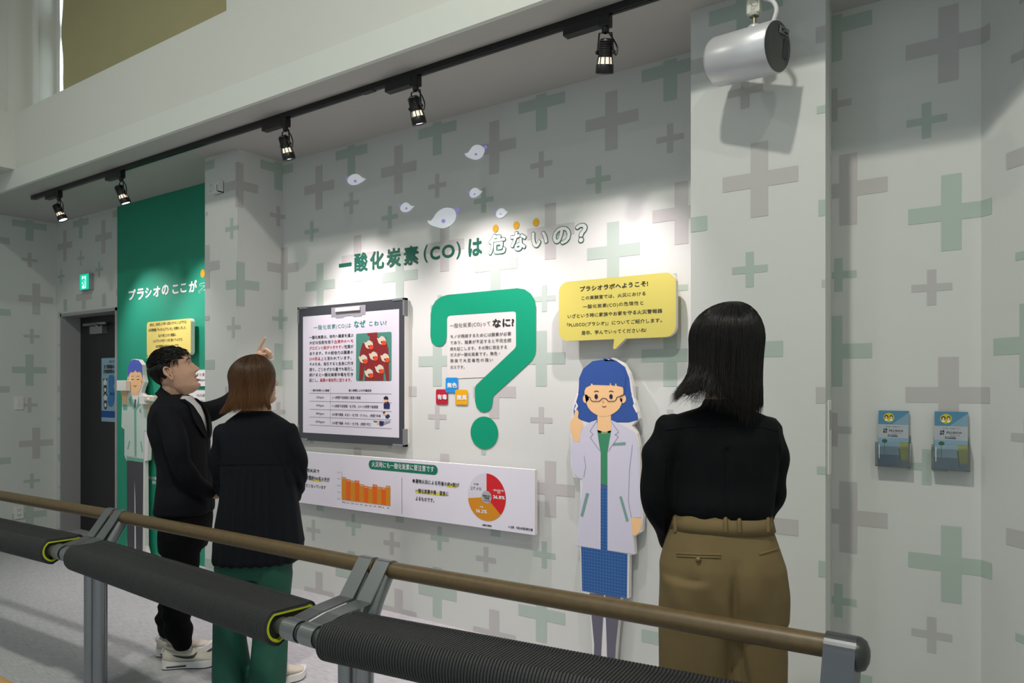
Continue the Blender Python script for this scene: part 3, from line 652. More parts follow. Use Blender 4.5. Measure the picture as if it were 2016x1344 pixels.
for (cx, cy) in ((612, 415), (718, 380), (565, 533), (650, 508), (745, 523), (612, 650), (700, 615)):
    pl(m, T1, [(cx-36, cy-24), (cx-22, cy-20), (cx-2, cy-38), (cx+22, cy-30), (cx+36, cy-8), (cx+30, cy+18), (cx+6, cy+32), (cx-20, cy+22), (cx-30, cy)], YC-.004, 0, 3)
    pl(m, T1, ell(T1, cx+20, cy+18, 21, 20, 14), YC-.0046, 1); pl(m, T1, ell(T1, cx, cy+10, 4.5, 8, 8), YC-.0052, 2); pl(m, T1, ell(T1, cx+34, cy-24, 5, 7, 8), YC-.0046, 3)
m.build('bird_print', [K('bird_cream', (225, 212, 190)), K('beak_orange', (228, 78, 40)), INK, K('lilac', (110, 90, 160))], cb)
m = MB()
for (pts, c) in (([(735, 905), (748, 885), (775, 883), (788, 905), (785, 943), (737, 941)], 0), ([(738, 870), (752, 862), (768, 868), (762, 892), (742, 895)], 1), ([(735, 850), (755, 836), (773, 846), (774, 868), (738, 866)], 2),
                 ([(752, 1000), (775, 985), (790, 1003), (770, 1024), (750, 1016)], 0), ([(730, 985), (742, 968), (756, 975), (752, 1000)], 1), ([(728, 975), (742, 962), (750, 972), (738, 985)], 2),
                 ([(700, 1042), (738, 1046), (735, 1080), (702, 1084)], 0), ([(738, 1046), (790, 1042), (792, 1052), (738, 1072)], 3), ([(678, 1048), (696, 1042), (702, 1062), (684, 1072)], 1), ([(650, 1042), (690, 1046), (680, 1052), (655, 1050)], 2)):
    pl(m, T1, pts, YC-.003, c)
m.build('figure_print', [K('navy_print', (38, 44, 92)), SKIN, INK, K('grey_print', (150, 155, 170))], cb)
# ---------------------------------------------------------------- lower panel
T2 = TR(590, 880, 4.114); YL_ = 3.42
Z = wrect(T2, YL_, -95, 1905, 1905, 184, 712)
lp = wboard('chart_panel', 'long low white wall panel with an orange bar chart and a pie chart', 'panel', Z, YL_, .026, PAPER)
y_ = YL_-.001
cap = wrect(T2, YL_, 560, 1118, 560, 102, 175, .028); m = MB(); m.face(on(y_, cap)); m.build('green_caption', K('caption_green', (8, 112, 90)), lp)
q = MB(); cells(q, '火災時にも一酸化炭素に要注意です', T2, 582, 1090, 116, 158, y_-.0006, bold=.01, res=2); q.build('caption_lettering', INKW, lp)
q = MB()
cells(q, '●住宅火災で', T2, 10, 160, 168, 196, y_, bold=.02); cells(q, '年間約900名の方が', T2, 50, 243, 228, 262, y_-.0006, bold=.02); cells(q, '亡くなっています', T2, 50, 213, 296, 322, y_, bold=.02)
cells(q, '●建物火災による死者の約4割が', T2, 912, 1292, 256, 286, y_-.0006, bold=.02, res=2); cells(q, '一酸化炭素中毒・窒息に', T2, 936, 1207, 334, 366, y_-.0006, bold=.02, res=2); cells(q, 'よるものです。', T2, 936, 1105, 398, 430, y_, bold=.02, res=2)
cells(q, 'その他', T2, 1408, 1448, 290, 304, y_-.001, bold=.02); cells(q, '27.0%', T2, 1384, 1474, 314, 344, y_-.001, bold=0)
cells(q, '(情報分類表)', T2, 1478, 1556, 622, 636, y_, bold=.03); cells(q, '※出典：令和4年版消防白書', T2, 1690, 1888, 634, 654, y_, bold=.02)
cells(q, '建物火災の', T2, 1482, 1550, 384, 398, y_-.002, bold=.02); cells(q, '死者数', T2, 1494, 1536, 404, 417, y_-.002, bold=.02); cells(q, '1,143人', T2, 1488, 1544, 422, 436, y_-.002, bold=.02)
for i, s_ in enumerate(('1,200', '1,000', '800', '600', '400')): cells(q, s_, T2, 305, 330, 196+i*53.6, 206+i*53.6, y_, bold=.0)
for i, s_ in enumerate(('平成23', '24', '25', '26', '27', '28', '29', '30', '令和元年', '2', '3')): cells(q, s_, T2, 342+i*36.5, 342+i*36.5+(8+8*len(s_) if i not in (0, 8) else 30), 438+i*4.8, 449+i*4.8, y_, bold=.01)
xm = atY(*T2(829, 240), YL_).x; z1 = atY(*T2(829, 246), YL_).z; z0 = atY(*T2(829, 540), YL_).z; q.face(on(y_, [(xm+.0012, z1), (xm-.0012, z1), (xm-.0012, z0), (xm+.0012, z0)]))
line(q, T2, [(341, 195), (341, 424)], .0015, y_)
q.build('lettering', INK, lp)
q = MB()
for (x0, x1, yt, yb) in ((104, 182, 262, 272), (1193, 1268, 302, 320), (936, 1182, 352, 368)): q.face(on(y_, wrect(T2, YL_, x0, x1, x0, yt, yb)))
q.build('yellow_highlight', K('highlighter', (225, 215, 40)), lp)
tops = [240, 258, 270, 268, 298, 312, 318, 300, 318, 325, 310]; base0 = 424
z0 = atY(*T2(341, base0), YL_).z
for i, tp in enumerate(tops):
    xa = 341+i*35.9; xb_ = xa+35.9; a = atY(*T2(xa, tp), YL_); b = atY(*T2(xb_, tp), YL_)
    m = MB(); m.face(on(y_-.0004, [(b.x, a.z), (a.x, a.z), (a.x, z0), (b.x, z0)])); m.build('chart_bar', K('bar_a', (205, 135, 25)) if i % 2 == 0 else K('bar_b', (222, 98, 22)), lp)
q = MB()
for i, (tp, s_) in enumerate(zip(tops, ('1,070', '1,016', '997', '1,006', '914', '885', '889', '946', '899', '899', '966'))): cells(q, s_, T2, 345+i*35.9, 372+i*35.9, tp+7, tp+17, y_-.001, bold=.02)
cells(q, '一酸化炭素中毒・', T2, 1560, 1665, 338, 354, y_-.001, bold=.01); cells(q, '窒息', T2, 1600, 1626, 360, 374, y_-.001, bold=.01); cells(q, '36.8%', T2, 1566, 1662, 384, 416, y_-.001, bold=.03, res=2)
cells(q, '火傷', T2, 1458, 1486, 474, 490, y_-.001, bold=.01); cells(q, '36.2%', T2, 1426, 1518, 496, 528, y_-.001, bold=.03, res=2)
q.build('white_lettering', INKW, lp)
pc = atY(*T2(1514, 404), YL_); pr = (atY(*T2(1514, 212), YL_).z-pc.z)
def pie(a0, a1, col, name):
    m = MB(); n = 22; m.face([Vector((pc.x, y_-.0003, pc.z))]+[Vector((pc.x+pr*math.sin(2*PI*(a0+(a1-a0)*k/n)), y_-.0003, pc.z+pr*math.cos(2*PI*(a0+(a1-a0)*k/n)))) for k in range(n+1)]); m.build(name, col, lp)
pie(0, .368, K('pie_red', (200, 28, 38)), 'pie_slice'); pie(.368, .73, K('pie_orange', (205, 135, 25)), 'pie_slice'); pie(.73, 1, K('pie_pale', (208, 206, 218)), 'pie_slice')
m = MB(); disc(m, (pc.x, pc.z), pr*.27, y_-.0008, n=28); m.build('pie_hub', K('pie_grey', (170, 170, 175)), lp)
# ---------------------------------------------------------------- question mark
T3 = TR(830, 560, 3.954); yq = WY-.004
qm = thing('question_mark', 'huge flat green question mark on the wall framing black text', 'sign', atY(950, 880, WY))
ol = [(68, 400), (70, 230), (82, 170), (110, 125), (150, 95), (200, 80), (745, 28), (800, 36), (850, 70), (880, 120), (890, 175), (890, 510), (884, 545), (860, 590), (565, 862), (555, 885), (553, 920), (546, 955), (525, 982), (490, 993), (455, 985), (428, 955), (416, 905), (414, 810), (422, 785), (445, 762), (722, 500), (733, 482), (735, 465), (734, 225), (729, 212), (715, 207), (222, 240), (205, 247), (198, 265), (196, 400), (188, 445), (165, 474), (135, 483), (105, 475), (78, 450)]
m = MB(); pl(m, T3, ol, yq); hook = m.build('hook', K('sign_green', (14, 148, 112), rough=.35), qm)
m = MB(); c = atY(*T3(487, 1153), yq); r_ = (atY(*T3(594, 1153), yq).x-atY(*T3(380, 1153), yq).x)/2; disc(m, (c.x, c.z), r_, yq, n=40, rz=(atY(*T3(487, 1028), yq).z-atY(*T3(487, 1281), yq).z)/2); m.build('dot', MATS['sign_green'], qm)
m = MB(); pl(m, T3, [(198, 262), (205, 247), (222, 240), (715, 207), (729, 212), (734, 225), (735, 465), (733, 482), (722, 500), (500, 720), (200, 735)], WY-.0028); m.build('text_ground', K('ground_white', (214, 212, 210)), qm)
q = MB(); y_ = yq-.0012
cells(q, '一酸化炭素(CO)って', T3, 218, 540, 305, 338, y_, bold=-.004, res=2); cells(q, 'なに?', T3, 546, 722, 272, 334, y_, bold=.035, res=2)
for s_, x1, yt in (('モノが燃焼するためには酸素が必要', 698, 392), ('であり、酸素が不足すると不完全燃', 698, 440), ('焼を起こします。その際に発生する', 668, 488), ('ガスが一酸化炭素です。無色・', 622, 534), ('無臭で大変毒性の強い', 560, 580), ('ガスです。', 352, 630)): cells(q, s_, T3, 220, x1, yt, yt+26, y_, bold=.004, res=2)
q.build('lettering', INK, qm)
tags_ = [('有毒', (112, 206), (815, 932), (178, 18, 52), 'crimson'), ('無色', (188, 284), (724, 840), (20, 140, 215), 'sky_blue'), ('無臭', (263, 361), (818, 934), (225, 165, 15), 'amber')]
for i, (s_, (xa, xb_), (ya, yb), col, nm) in enumerate(tags_):
    m = MB(); m.face(on(yq-.0006*(i+1), wrect(T3, yq, xa, xb_, xa, ya, yb, .012))); m.build('colour_square', K(nm+'_print', col), qm)
    q = MB(); cells(q, s_, T3, xa+10, xb_-8, ya+42+ (0 if i else 0), ya+78, yq-.003, bold=.04, res=2); q.build('square_lettering', INKW, qm)
# ---------------------------------------------------------------- right speech bubble
T4 = TR(1090, 520, 6.72); YB = 3.405
Z = wrect(T4, YB, 68, 1618, 1615, 98, 957, .055, 8)
tail = [atY(*T4(x, y), YB) for x, y in ((950, 990), (818, 1116), (803, 1124), (786, 1112), (800, 990))]
# insert the tail in the lower side: bottom runs from left to right in rrect order
zb_ = min(p[1] for p in Z); idx = [i for i, p in enumerate(Z) if abs(p[1]-zb_) < 1e-6]
lo = [p for p in Z]; k0 = idx[0]
Zt = lo[:k0+1]+[(p.x, zb_ if j in (0, 4) else p.z) for j, p in reversed(list(enumerate(tail)))]+lo[k0+1:]
bub = wboard('speech_bubble', 'large yellow speech bubble panel with six lines of text on the right', 'panel', Zt, YB, .028, K('bubble_yellow', (204, 194, 98), rough=.45))
q = MB(); y_ = YB-.001
for s_, x0, x1, yt, yb, bo in (('プラシオラボへようこそ!', 340, 1250, 300, 362, .03), ('この実験室では、火災における', 358, 1226, 428, 474, .012), ('一酸化炭素(CO)の危険性と', 382, 1200, 540, 588, .008), ('いざという時に家族やお家を守る火災警報器', 178, 1438, 668, 716, .014), ('「PLUSCO(プラシオ)」についてご紹介します。', 140, 1475, 784, 832, .012), ('是非、学んでいってくださいね!', 366, 1228, 884, 934, .012)):
    cells(q, s_, T4, x0, x1, yt, yb, y_, bold=bo, res=2)
q.build('lettering', INK, bub)
# ---------------------------------------------------------------- projected white shapes, the light put in as glowing decals
TG = TR(900, 270, 7.909)
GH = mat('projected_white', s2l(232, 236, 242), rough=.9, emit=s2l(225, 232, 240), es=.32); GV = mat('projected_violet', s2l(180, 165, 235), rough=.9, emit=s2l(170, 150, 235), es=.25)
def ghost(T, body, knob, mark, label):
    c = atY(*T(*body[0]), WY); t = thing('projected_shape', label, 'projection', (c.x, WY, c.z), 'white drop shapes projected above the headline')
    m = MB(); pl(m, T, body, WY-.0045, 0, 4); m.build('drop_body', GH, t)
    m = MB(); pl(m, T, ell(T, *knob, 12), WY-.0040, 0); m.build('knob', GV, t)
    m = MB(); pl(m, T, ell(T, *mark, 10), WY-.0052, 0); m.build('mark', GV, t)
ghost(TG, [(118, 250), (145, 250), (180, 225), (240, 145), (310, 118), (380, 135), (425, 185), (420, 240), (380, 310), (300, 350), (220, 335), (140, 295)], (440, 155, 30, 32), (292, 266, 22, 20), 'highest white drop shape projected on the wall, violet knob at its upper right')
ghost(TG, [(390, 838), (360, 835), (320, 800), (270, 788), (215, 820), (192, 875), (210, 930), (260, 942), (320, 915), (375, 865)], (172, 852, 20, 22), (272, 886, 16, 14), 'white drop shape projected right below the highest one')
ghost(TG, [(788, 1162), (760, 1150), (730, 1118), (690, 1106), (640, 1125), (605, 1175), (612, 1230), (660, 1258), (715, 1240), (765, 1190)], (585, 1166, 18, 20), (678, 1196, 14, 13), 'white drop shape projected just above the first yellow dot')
T5b = TR(660, 0, 2.8786)
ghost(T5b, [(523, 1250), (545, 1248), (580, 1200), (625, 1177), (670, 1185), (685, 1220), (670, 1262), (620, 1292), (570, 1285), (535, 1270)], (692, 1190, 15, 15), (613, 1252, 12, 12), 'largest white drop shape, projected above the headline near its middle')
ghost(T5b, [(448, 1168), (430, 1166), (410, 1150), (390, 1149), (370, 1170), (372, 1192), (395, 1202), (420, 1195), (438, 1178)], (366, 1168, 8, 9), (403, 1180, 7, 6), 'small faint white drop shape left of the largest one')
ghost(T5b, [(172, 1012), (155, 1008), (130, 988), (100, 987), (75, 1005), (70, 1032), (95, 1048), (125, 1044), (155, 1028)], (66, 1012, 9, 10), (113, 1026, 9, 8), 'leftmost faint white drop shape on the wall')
# ---------------------------------------------------------------- woman cut-out
T6 = TR(1060, 680, 2.0233); YS = 3.43
COAT = K('coat_print', (206, 204, 222)); HAIRB = K('hair_blue_print', (45, 82, 155)); LEGG = K('tights_print', (98, 96, 112)); SKINP = K('skin_peach_print', (240, 196, 145))
out = [(262, 58), (300, 48), (340, 72), (362, 110), (375, 160), (380, 210), (396, 262), (402, 290), (372, 318), (392, 348), (402, 400), (406, 520), (416, 684), (412, 740), (380, 762), (384, 832), (362, 834), (360, 1006), (330, 1002), (316, 1130), (305, 1268), (318, 1300), (290, 1302), (250, 1290), (218, 1282), (214, 1190), (202, 1000), (172, 978), (165, 802), (148, 798), (168, 640), (166, 532), (140, 522), (130, 480), (128, 380), (126, 300), (136, 262), (138, 230), (150, 200), (158, 150), (175, 100), (210, 70)]
ws = board('cutout_figure', 'standing cut-out of a drawn woman with blue hair, glasses and white coat', 'cutout', T6, out, YS, .03, K('cutout_white', (222, 220, 222)))
def P6(name, pts, m_, k, curve=0, par=None, T=T6, Y=YS):
    mb = MB(); pl(mb, T, pts, Y-.0007*k, 0, curve); return mb.build(name, m_, par or ws)
P6('hair_print', [(262, 55), (310, 60), (345, 85), (362, 130), (368, 180), (378, 225), (394, 268), (398, 296), (360, 306), (200, 306), (168, 296), (142, 284), (140, 255), (152, 218), (160, 180), (162, 130), (178, 92), (215, 62)], HAIRB, 1)
for x_ in (278, 300): P6('hair_tuft', [(x_-14, 62), (x_-22, 48), (x_-4, 54), (x_+8, 62)], HAIRB, 1)
for pts in ([(160, 190), (150, 225), (158, 240), (148, 262), (142, 255), (150, 238), (144, 222), (153, 190)], [(371, 200), (382, 226), (376, 240), (390, 268), (396, 262), (383, 238), (388, 222), (376, 195)]): P6('wave_print', pts, INKW, 2)
P6('neck_print', [(235, 260), (288, 260), (290, 345), (262, 352), (235, 345)], SKINP, 2)
P6('face_print', [(190, 160), (186, 205), (200, 250), (232, 276), (262, 282), (292, 274), (324, 248), (336, 205), (332, 160), (262, 145)], SKINP, 3, 3)
for cx in (189, 337): P6('ear_print', ell(T6, cx, 212, 12, 17), SKINP, 3)
P6('fringe_print', [(178, 190), (172, 120), (200, 82), (262, 66), (325, 84), (348, 120), (342, 195), (336, 165), (312, 160), (308, 145), (304, 160), (290, 158), (286, 145), (284, 158), (216, 156), (212, 143), (208, 158), (190, 166)], HAIRB, 4)
mb = MB()
for cx in (230, 289): pl(mb, T6, ell(T6, cx, 203, 7, 10, 12), YS-.0035, 0); 
line(mb, T6, [(222, 184), (230, 180), (240, 183)], .004, YS-.0035); line(mb, T6, [(281, 183), (290, 180), (299, 184)], .004, YS-.0035)
line(mb, T6, [(188, 200), (206, 206), (208, 216), (216, 222), (242, 222), (250, 214), (254, 210), (266, 210), (272, 214), (278, 222), (302, 222), (310, 214), (312, 206), (342, 196)], .0035, YS-.004)
mb.build('eyes_and_glasses_print', [K('ink_navy', (25, 30, 60))], ws)
mb = MB(); line(mb, T6, [(254, 240), (258, 244), (264, 244), (270, 240)], .0045, YS-.0035); line(mb, T6, [(258, 218), (256, 226), (262, 228)], .002, YS-.0035); mb.build('mouth_print', K('mouth_brown', (150, 80, 50)), ws)
P6('shirt_print', [(235, 336), (262, 344), (290, 338), (276, 420), (275, 555), (248, 555), (246, 430)], K('shirt_green_print', (58, 138, 100)), 2)
P6('belt_print', [(248, 553), (275, 556), (275, 572), (248, 568)], K('belt_print', (72, 92, 150)), 2)
SKT = K('skirt_print', (40, 92, 155))
nt = SKT.node_tree; tc = nt.nodes.new('ShaderNodeTexCoord'); sp_ = nt.nodes.new('ShaderNodeSeparateXYZ'); nt.links.new(tc.outputs['Object'], sp_.inputs[0]); outs = []
for ax_ in (0, 2):
    mm = nt.nodes.new('ShaderNodeMath'); mm.operation = 'PINGPONG'; mm.inputs[1].default_value = .0085; nt.links.new(sp_.outputs[ax_], mm.inputs[0])
    lt = nt.nodes.new('ShaderNodeMath'); lt.operation = 'LESS_THAN'; lt.inputs[1].default_value = .0009; nt.links.new(mm.outputs[0], lt.inputs[0]); outs.append(lt)
mx = nt.nodes.new('ShaderNodeMath'); mx.operation = 'MAXIMUM'; nt.links.new(outs[0].outputs[0], mx.inputs[0]); nt.links.new(outs[1].outputs[0], mx.inputs[1])
mc = nt.nodes.new('ShaderNodeMix'); mc.data_type = 'RGBA'; mc.inputs[6].default_value = (*s2l(32, 84, 150), 1); mc.inputs[7].default_value = (*s2l(78, 125, 180), 1)
nt.links.new(mx.outputs[0], mc.inputs[0]); nt.links.new(mc.outputs[2], nt.nodes['Principled BSDF'].inputs['Base Color'])
P6('skirt_print', [(248, 568), (275, 572), (275, 816), (355, 830), (352, 1005), (262, 992), (174, 976), (170, 800), (248, 812)], SKT, 2)
P6('leg_print', [(204, 984), (260, 992), (262, 1010), (252, 1180), (248, 1280), (220, 1276), (222, 1190), (208, 1040)], LEGG, 2); P6('leg_print', [(266, 994), (328, 1002), (322, 1060), (308, 1200), (304, 1294), (274, 1286), (272, 1190), (268, 1080)], LEGG, 2)
P6('coat_print', [(232, 296), (206, 305), (182, 322), (166, 335), (150, 372), (132, 376), (130, 420), (134, 480), (142, 512), (160, 528), (174, 530), (176, 560), (166, 640), (158, 740), (150, 796), (248, 812), (248, 430), (240, 380), (234, 340)], COAT, 3)
P6('coat_print', [(288, 296), (312, 306), (350, 325), (384, 345), (396, 400), (402, 520), (410, 684), (370, 686), (376, 750), (384, 830), (275, 815), (275, 430), (284, 375), (291, 335)], COAT, 3)
P6('hand_print', [(136, 372), (134, 350), (126, 330), (128, 300), (140, 286), (146, 262), (155, 256), (160, 268), (158, 288), (172, 300), (176, 325), (168, 345), (164, 380), (150, 382)], SKINP, 4, 3)
P6('hand_print', [(370, 686), (408, 686), (410, 715), (404, 740), (385, 758), (374, 755)], SKINP, 4)
GP = K('sage_print', (120, 158, 150))
for pts in ([(300, 388), (347, 384), (347, 396), (292, 399)], [(190, 586), (202, 590), (178, 682), (167, 678)], [(322, 602), (332, 600), (360, 698), (350, 702)]): P6('pocket_print', pts, GP, 4)
mb = MB(); CL = K('coat_line', (150, 150, 175))
for pts in ([(232, 300), (205, 340), (218, 352), (206, 365), (244, 418)], [(288, 300), (320, 344), (305, 354), (318, 362), (278, 420)], [(374, 395), (362, 500), (358, 620), (370, 684)], [(182, 440), (188, 480), (180, 524)]): line(mb, T6, pts, .0028, YS-.0034)
mb.build('seam_print', CL, ws)
# ---------------------------------------------------------------- man cut-out on the green field
T7 = TR(220, 600, 2.635); YM = 3.42
out = [(110, 280), (140, 284), (158, 310), (162, 360), (170, 400), (158, 430), (152, 455), (170, 470), (162, 500), (205, 500), (206, 560), (218, 640), (200, 655), (180, 655), (188, 700), (185, 805), (170, 812), (172, 1250), (184, 1300), (158, 1312), (120, 1298), (78, 1285), (82, 1100), (78, 812), (66, 780), (66, 645), (50, 632), (52, 560), (54, 470), (46, 420), (52, 400), (64, 392), (80, 395), (86, 340), (90, 300)]
ms = board('cutout_figure', 'standing cut-out of a drawn man with short blue hair at the green wall', 'cutout', T7, out, YM, .035, K('cutout_white', (222, 220, 222)))
P7 = lambda n, pts, m_, k, c=0: P6(n, pts, m_, k, c, ms, T7, YM)
JK = K('jacket_pale_print', (196, 214, 205)); TR_ = K('trousers_grey_print', (70, 68, 74)); JG = K('jacket_green_print', (110, 175, 150))
P7('trousers_print', [(78, 806), (164, 812), (160, 1312), (126, 1296), (122, 1000), (118, 905), (118, 1290), (80, 1280)], TR_, 1)
P7('hem_print', [(76, 786), (166, 800), (166, 818), (76, 804)], JG, 2)
P7('neck_print', [(108, 430), (138, 432), (140, 480), (122, 500), (104, 478)], SKINP, 2)
P7('face_print', [(90, 345), (86, 390), (94, 430), (110, 455), (122, 460), (138, 452), (152, 425), (158, 385), (156, 340), (122, 322)], SKINP, 3, 3)
for cx in (86, 158): P7('ear_print', ell(T7, cx, 395, 6, 13), SKINP, 3)
P7('hair_print', [(84, 380), (82, 330), (92, 296), (112, 282), (140, 288), (156, 310), (160, 380), (152, 352), (142, 345), (132, 352), (124, 338), (112, 350), (98, 348), (90, 362)], K('hair_violet_print', (78, 96, 185)), 4)
mb = MB()
for x_ in (107, 136): line(mb, T7, [(x_-7, 384), (x_, 387), (x_+7, 384)], .005, YM-.0035); line(mb, T7, [(x_-7, 370), (x_+6, 369)], .003, YM-.0035)
mb.build('eye_print', [K('ink_navy', (25, 30, 60))], ms)
mb = MB(); line(mb, T7, [(112, 418), (120, 423), (128, 418)], .006, YM-.0035); mb.build('mouth_print', MATS['mouth_brown'], ms)
P7('jacket_print', [(102, 462), (80, 482), (62, 520), (54, 560), (52, 620), (56, 640), (68, 645), (70, 780), (166, 800), (168, 650), (182, 655), (184, 560), (180, 520), (158, 488), (142, 464), (124, 545)], JK, 3)
P7('shirt_print', [(104, 470), (140, 470), (126, 540)], INKW, 3.5); P7('tie_print', [(117, 490), (127, 490), (126, 530), (121, 536), (116, 528)], K('tie_print', (90, 84, 110)), 4)
P7('lapel_print', [(100, 468), (88, 490), (98, 520), (116, 545), (118, 786), (128, 788), (127, 545), (148, 520), (152, 492), (142, 468), (124, 540)], JG, 4)
P7('cuff_print', [(58, 515), (80, 518), (80, 545), (58, 545)], JG, 4); P7('cuff_print', [(184, 560), (206, 562), (206, 590), (186, 586)], JG, 4)
P7('hand_print', [(60, 515), (50, 465), (46, 425), (50, 405), (55, 425), (58, 410), (62, 408), (66, 440), (78, 425), (84, 445), (76, 475), (80, 515)], SKINP, 4.5)
P7('hand_print', [(186, 565), (180, 520), (188, 505), (196, 520), (204, 500), (204, 562)], SKINP, 4.5)
for pts in ([(90, 704), (95, 706), (86, 750), (80, 748)], [(148, 708), (153, 706), (162, 762), (156, 764)]): P7('pocket_print', pts, JG, 4)
mb = MB(); a = atY(*T7(54, 445), YM); b = atY(*T7(100, 392), YM); mb.box((a.x, YM-.05, a.z), (b.x, YM-.004, b.z), bev=.004); mb.build('device_box', WHITE, ms)
mb = MB(); a = atY(*T7(164, 515), YM); b = atY(*T7(215, 468), YM); mb.box((a.x, YM-.04, a.z), (b.x, YM-.004, b.z), bev=.004); mb.build('device_box', WHITE, ms)
mb = MB(); a = atY(*T7(200, 514), YM); b = atY(*T7(250, 470), YM); mb.box((a.x, YM-.06, a.z+.02), (b.x, YM-.01, b.z), bev=.01); mb.lathe([(0, .062), (.02, .062), (.02, 0)], ((a.x+b.x)/2, YM, (a.z+b.z)/2), (0, -1, 0), 16); mb.build('alarm_model', K('alarm_cream', (205, 200, 185)), ms)
mb = MB(); line(mb, T7, [(150, 538), (144, 545), (146, 555), (152, 552)], .004, YM-.0045); mb.build('logo_print', K('logo_blue', (40, 70, 110)), ms)
# small speech bubble on the left
Z = wrect(T7, YM, 182, 410, 182, 90, 268, .03); tl_ = [atY(*T7(x, y), YM) for x, y in ((205, 268), (175, 276), (186, 255))]
zb_ = min(p[1] for p in Z); xl = min(p[0] for p in Z); k0 = [i for i, p in enumerate(Z) if abs(p[1]-zb_) < 1e-6][0]
Zt = Z[:k0]+[(tl_[1].x, tl_[1].z-.0), (tl_[0].x+.03, zb_)]+Z[k0+1:]
sb = wboard('speech_bubble', 'smaller yellow speech bubble panel on the green wall, above the man in a jacket', 'panel', Zt, YM, .035, K('bubble_yellow_pale', (225, 210, 118), rough=.45))
q = MB()
for i, (s_, x0, x1) in enumerate((('当社は、火災をより早くお知らせすることができる', 196, 388), ('火災警報器「PLUSCO(プラシオ)」を開発しました。', 190, 392), ('私たち新コスモス電機は、', 242, 340), ('このプラシオを多くの方に使っていただき、', 212, 374), ('火災事故をゼロにしたいです。', 228, 356))): cells(q, s_, T7, x0, x1, 97+i*28, 112+i*28, YM-.001, bold=.012)
q.build('lettering', INK, sb)
# left headline and small notes
tt = thing('wall_title', 'white Japanese headline lettered on the green wall, partly behind the left column', 'lettering', (-6, WY, 1.9))
T8 = TR(0, 380, 4.032); yg = WY-.008; q = MB()
def L8(s, x0, x1, yt, yb, bold=.04):
    X0, B = T8(x0, yb); X1, _ = T8(x1, 0); _, Tt = T8(0, yt); letter_px(q, s, X0, X1, Tt, B, yg, bold=bold, res=2)
for ch, a, b, t_, u in (('プ', 1020, 1078, 768, 852), ('ラ', 1088, 1142, 760, 850), ('シ', 1152, 1204, 752, 834), ('オ', 1216, 1272, 742, 826), ('の', 1284, 1340, 730, 812), ('こ', 1368, 1418, 730, 802), ('こ', 1432, 1480, 720, 792), ('が', 1500, 1564, 696, 790)): L8(ch, a, b, t_, u)
q.build('lettering', INKW, tt)
rim = MB(); inn = MB()
for off, mbx, dy in ((.085, rim, 0), (.05, inn, .0015)):
    vs, fs = text_mesh('ス', off, 2); A = atY(*T8(1575, 790), yg); B_ = atY(*T8(1660, 690), yg)
    mbx.add([(A.x+(v.x)*(B_.x-A.x), yg-dy-v.z, A.z+(v.y+.03)*(B_.z-A.z)) for v in vs], fs)
rim.build('outline_lettering', INKW, tt); inn.build('lettering_fill', MATS['green_paint'], tt)
q = MB(); c = atY(*T8(1608, 638), yg); disc(q, (c.x, c.z), .03, yg, n=20, rz=.035); q.build('yellow_dot', MATS['yellow_dot'], tt)
for (xa, xb_, ya, yb, lab, txt) in ((372, 420, 727, 760, 'upper white text board beside the left column', ('だと言', '100ppm')), (372, 420, 768, 800, 'lower white text board beside the left column', ('そもそも誤作', '動しない'))):
    a = atY(xa, yb, WY-.02); b = atY(xb_, ya, WY-.02)
    t = thing('text_board', lab, 'panel', ((a.x+b.x)/2, WY, a.z)); MB().box((a.x, WY-.02, a.z), (b.x, WY-.006, b.z)).build('board', INKW, t)
    q = MB(); 
    for i, s_ in enumerate(txt): letter_px(q, s_, 387, 403 if len(s_) < 6 else 405, ya+7+i*11, ya+13+i*11, WY-.021, bold=.01)
    q.build('lettering', K('grey_ink', (90, 90, 90)), t)
t = thing('wall_note', 'two small lines of white lettering low on the green wall by the cut-out man', 'lettering', (-6.1, WY, .9)); q = MB()
cells(q, '新コスモス電機株式会社', T7, 192, 264, 888, 903, yg, bold=.03); cells(q, '研究員', T7, 210, 240, 912, 928, yg, bold=.04); q.build('lettering', INKW, t)
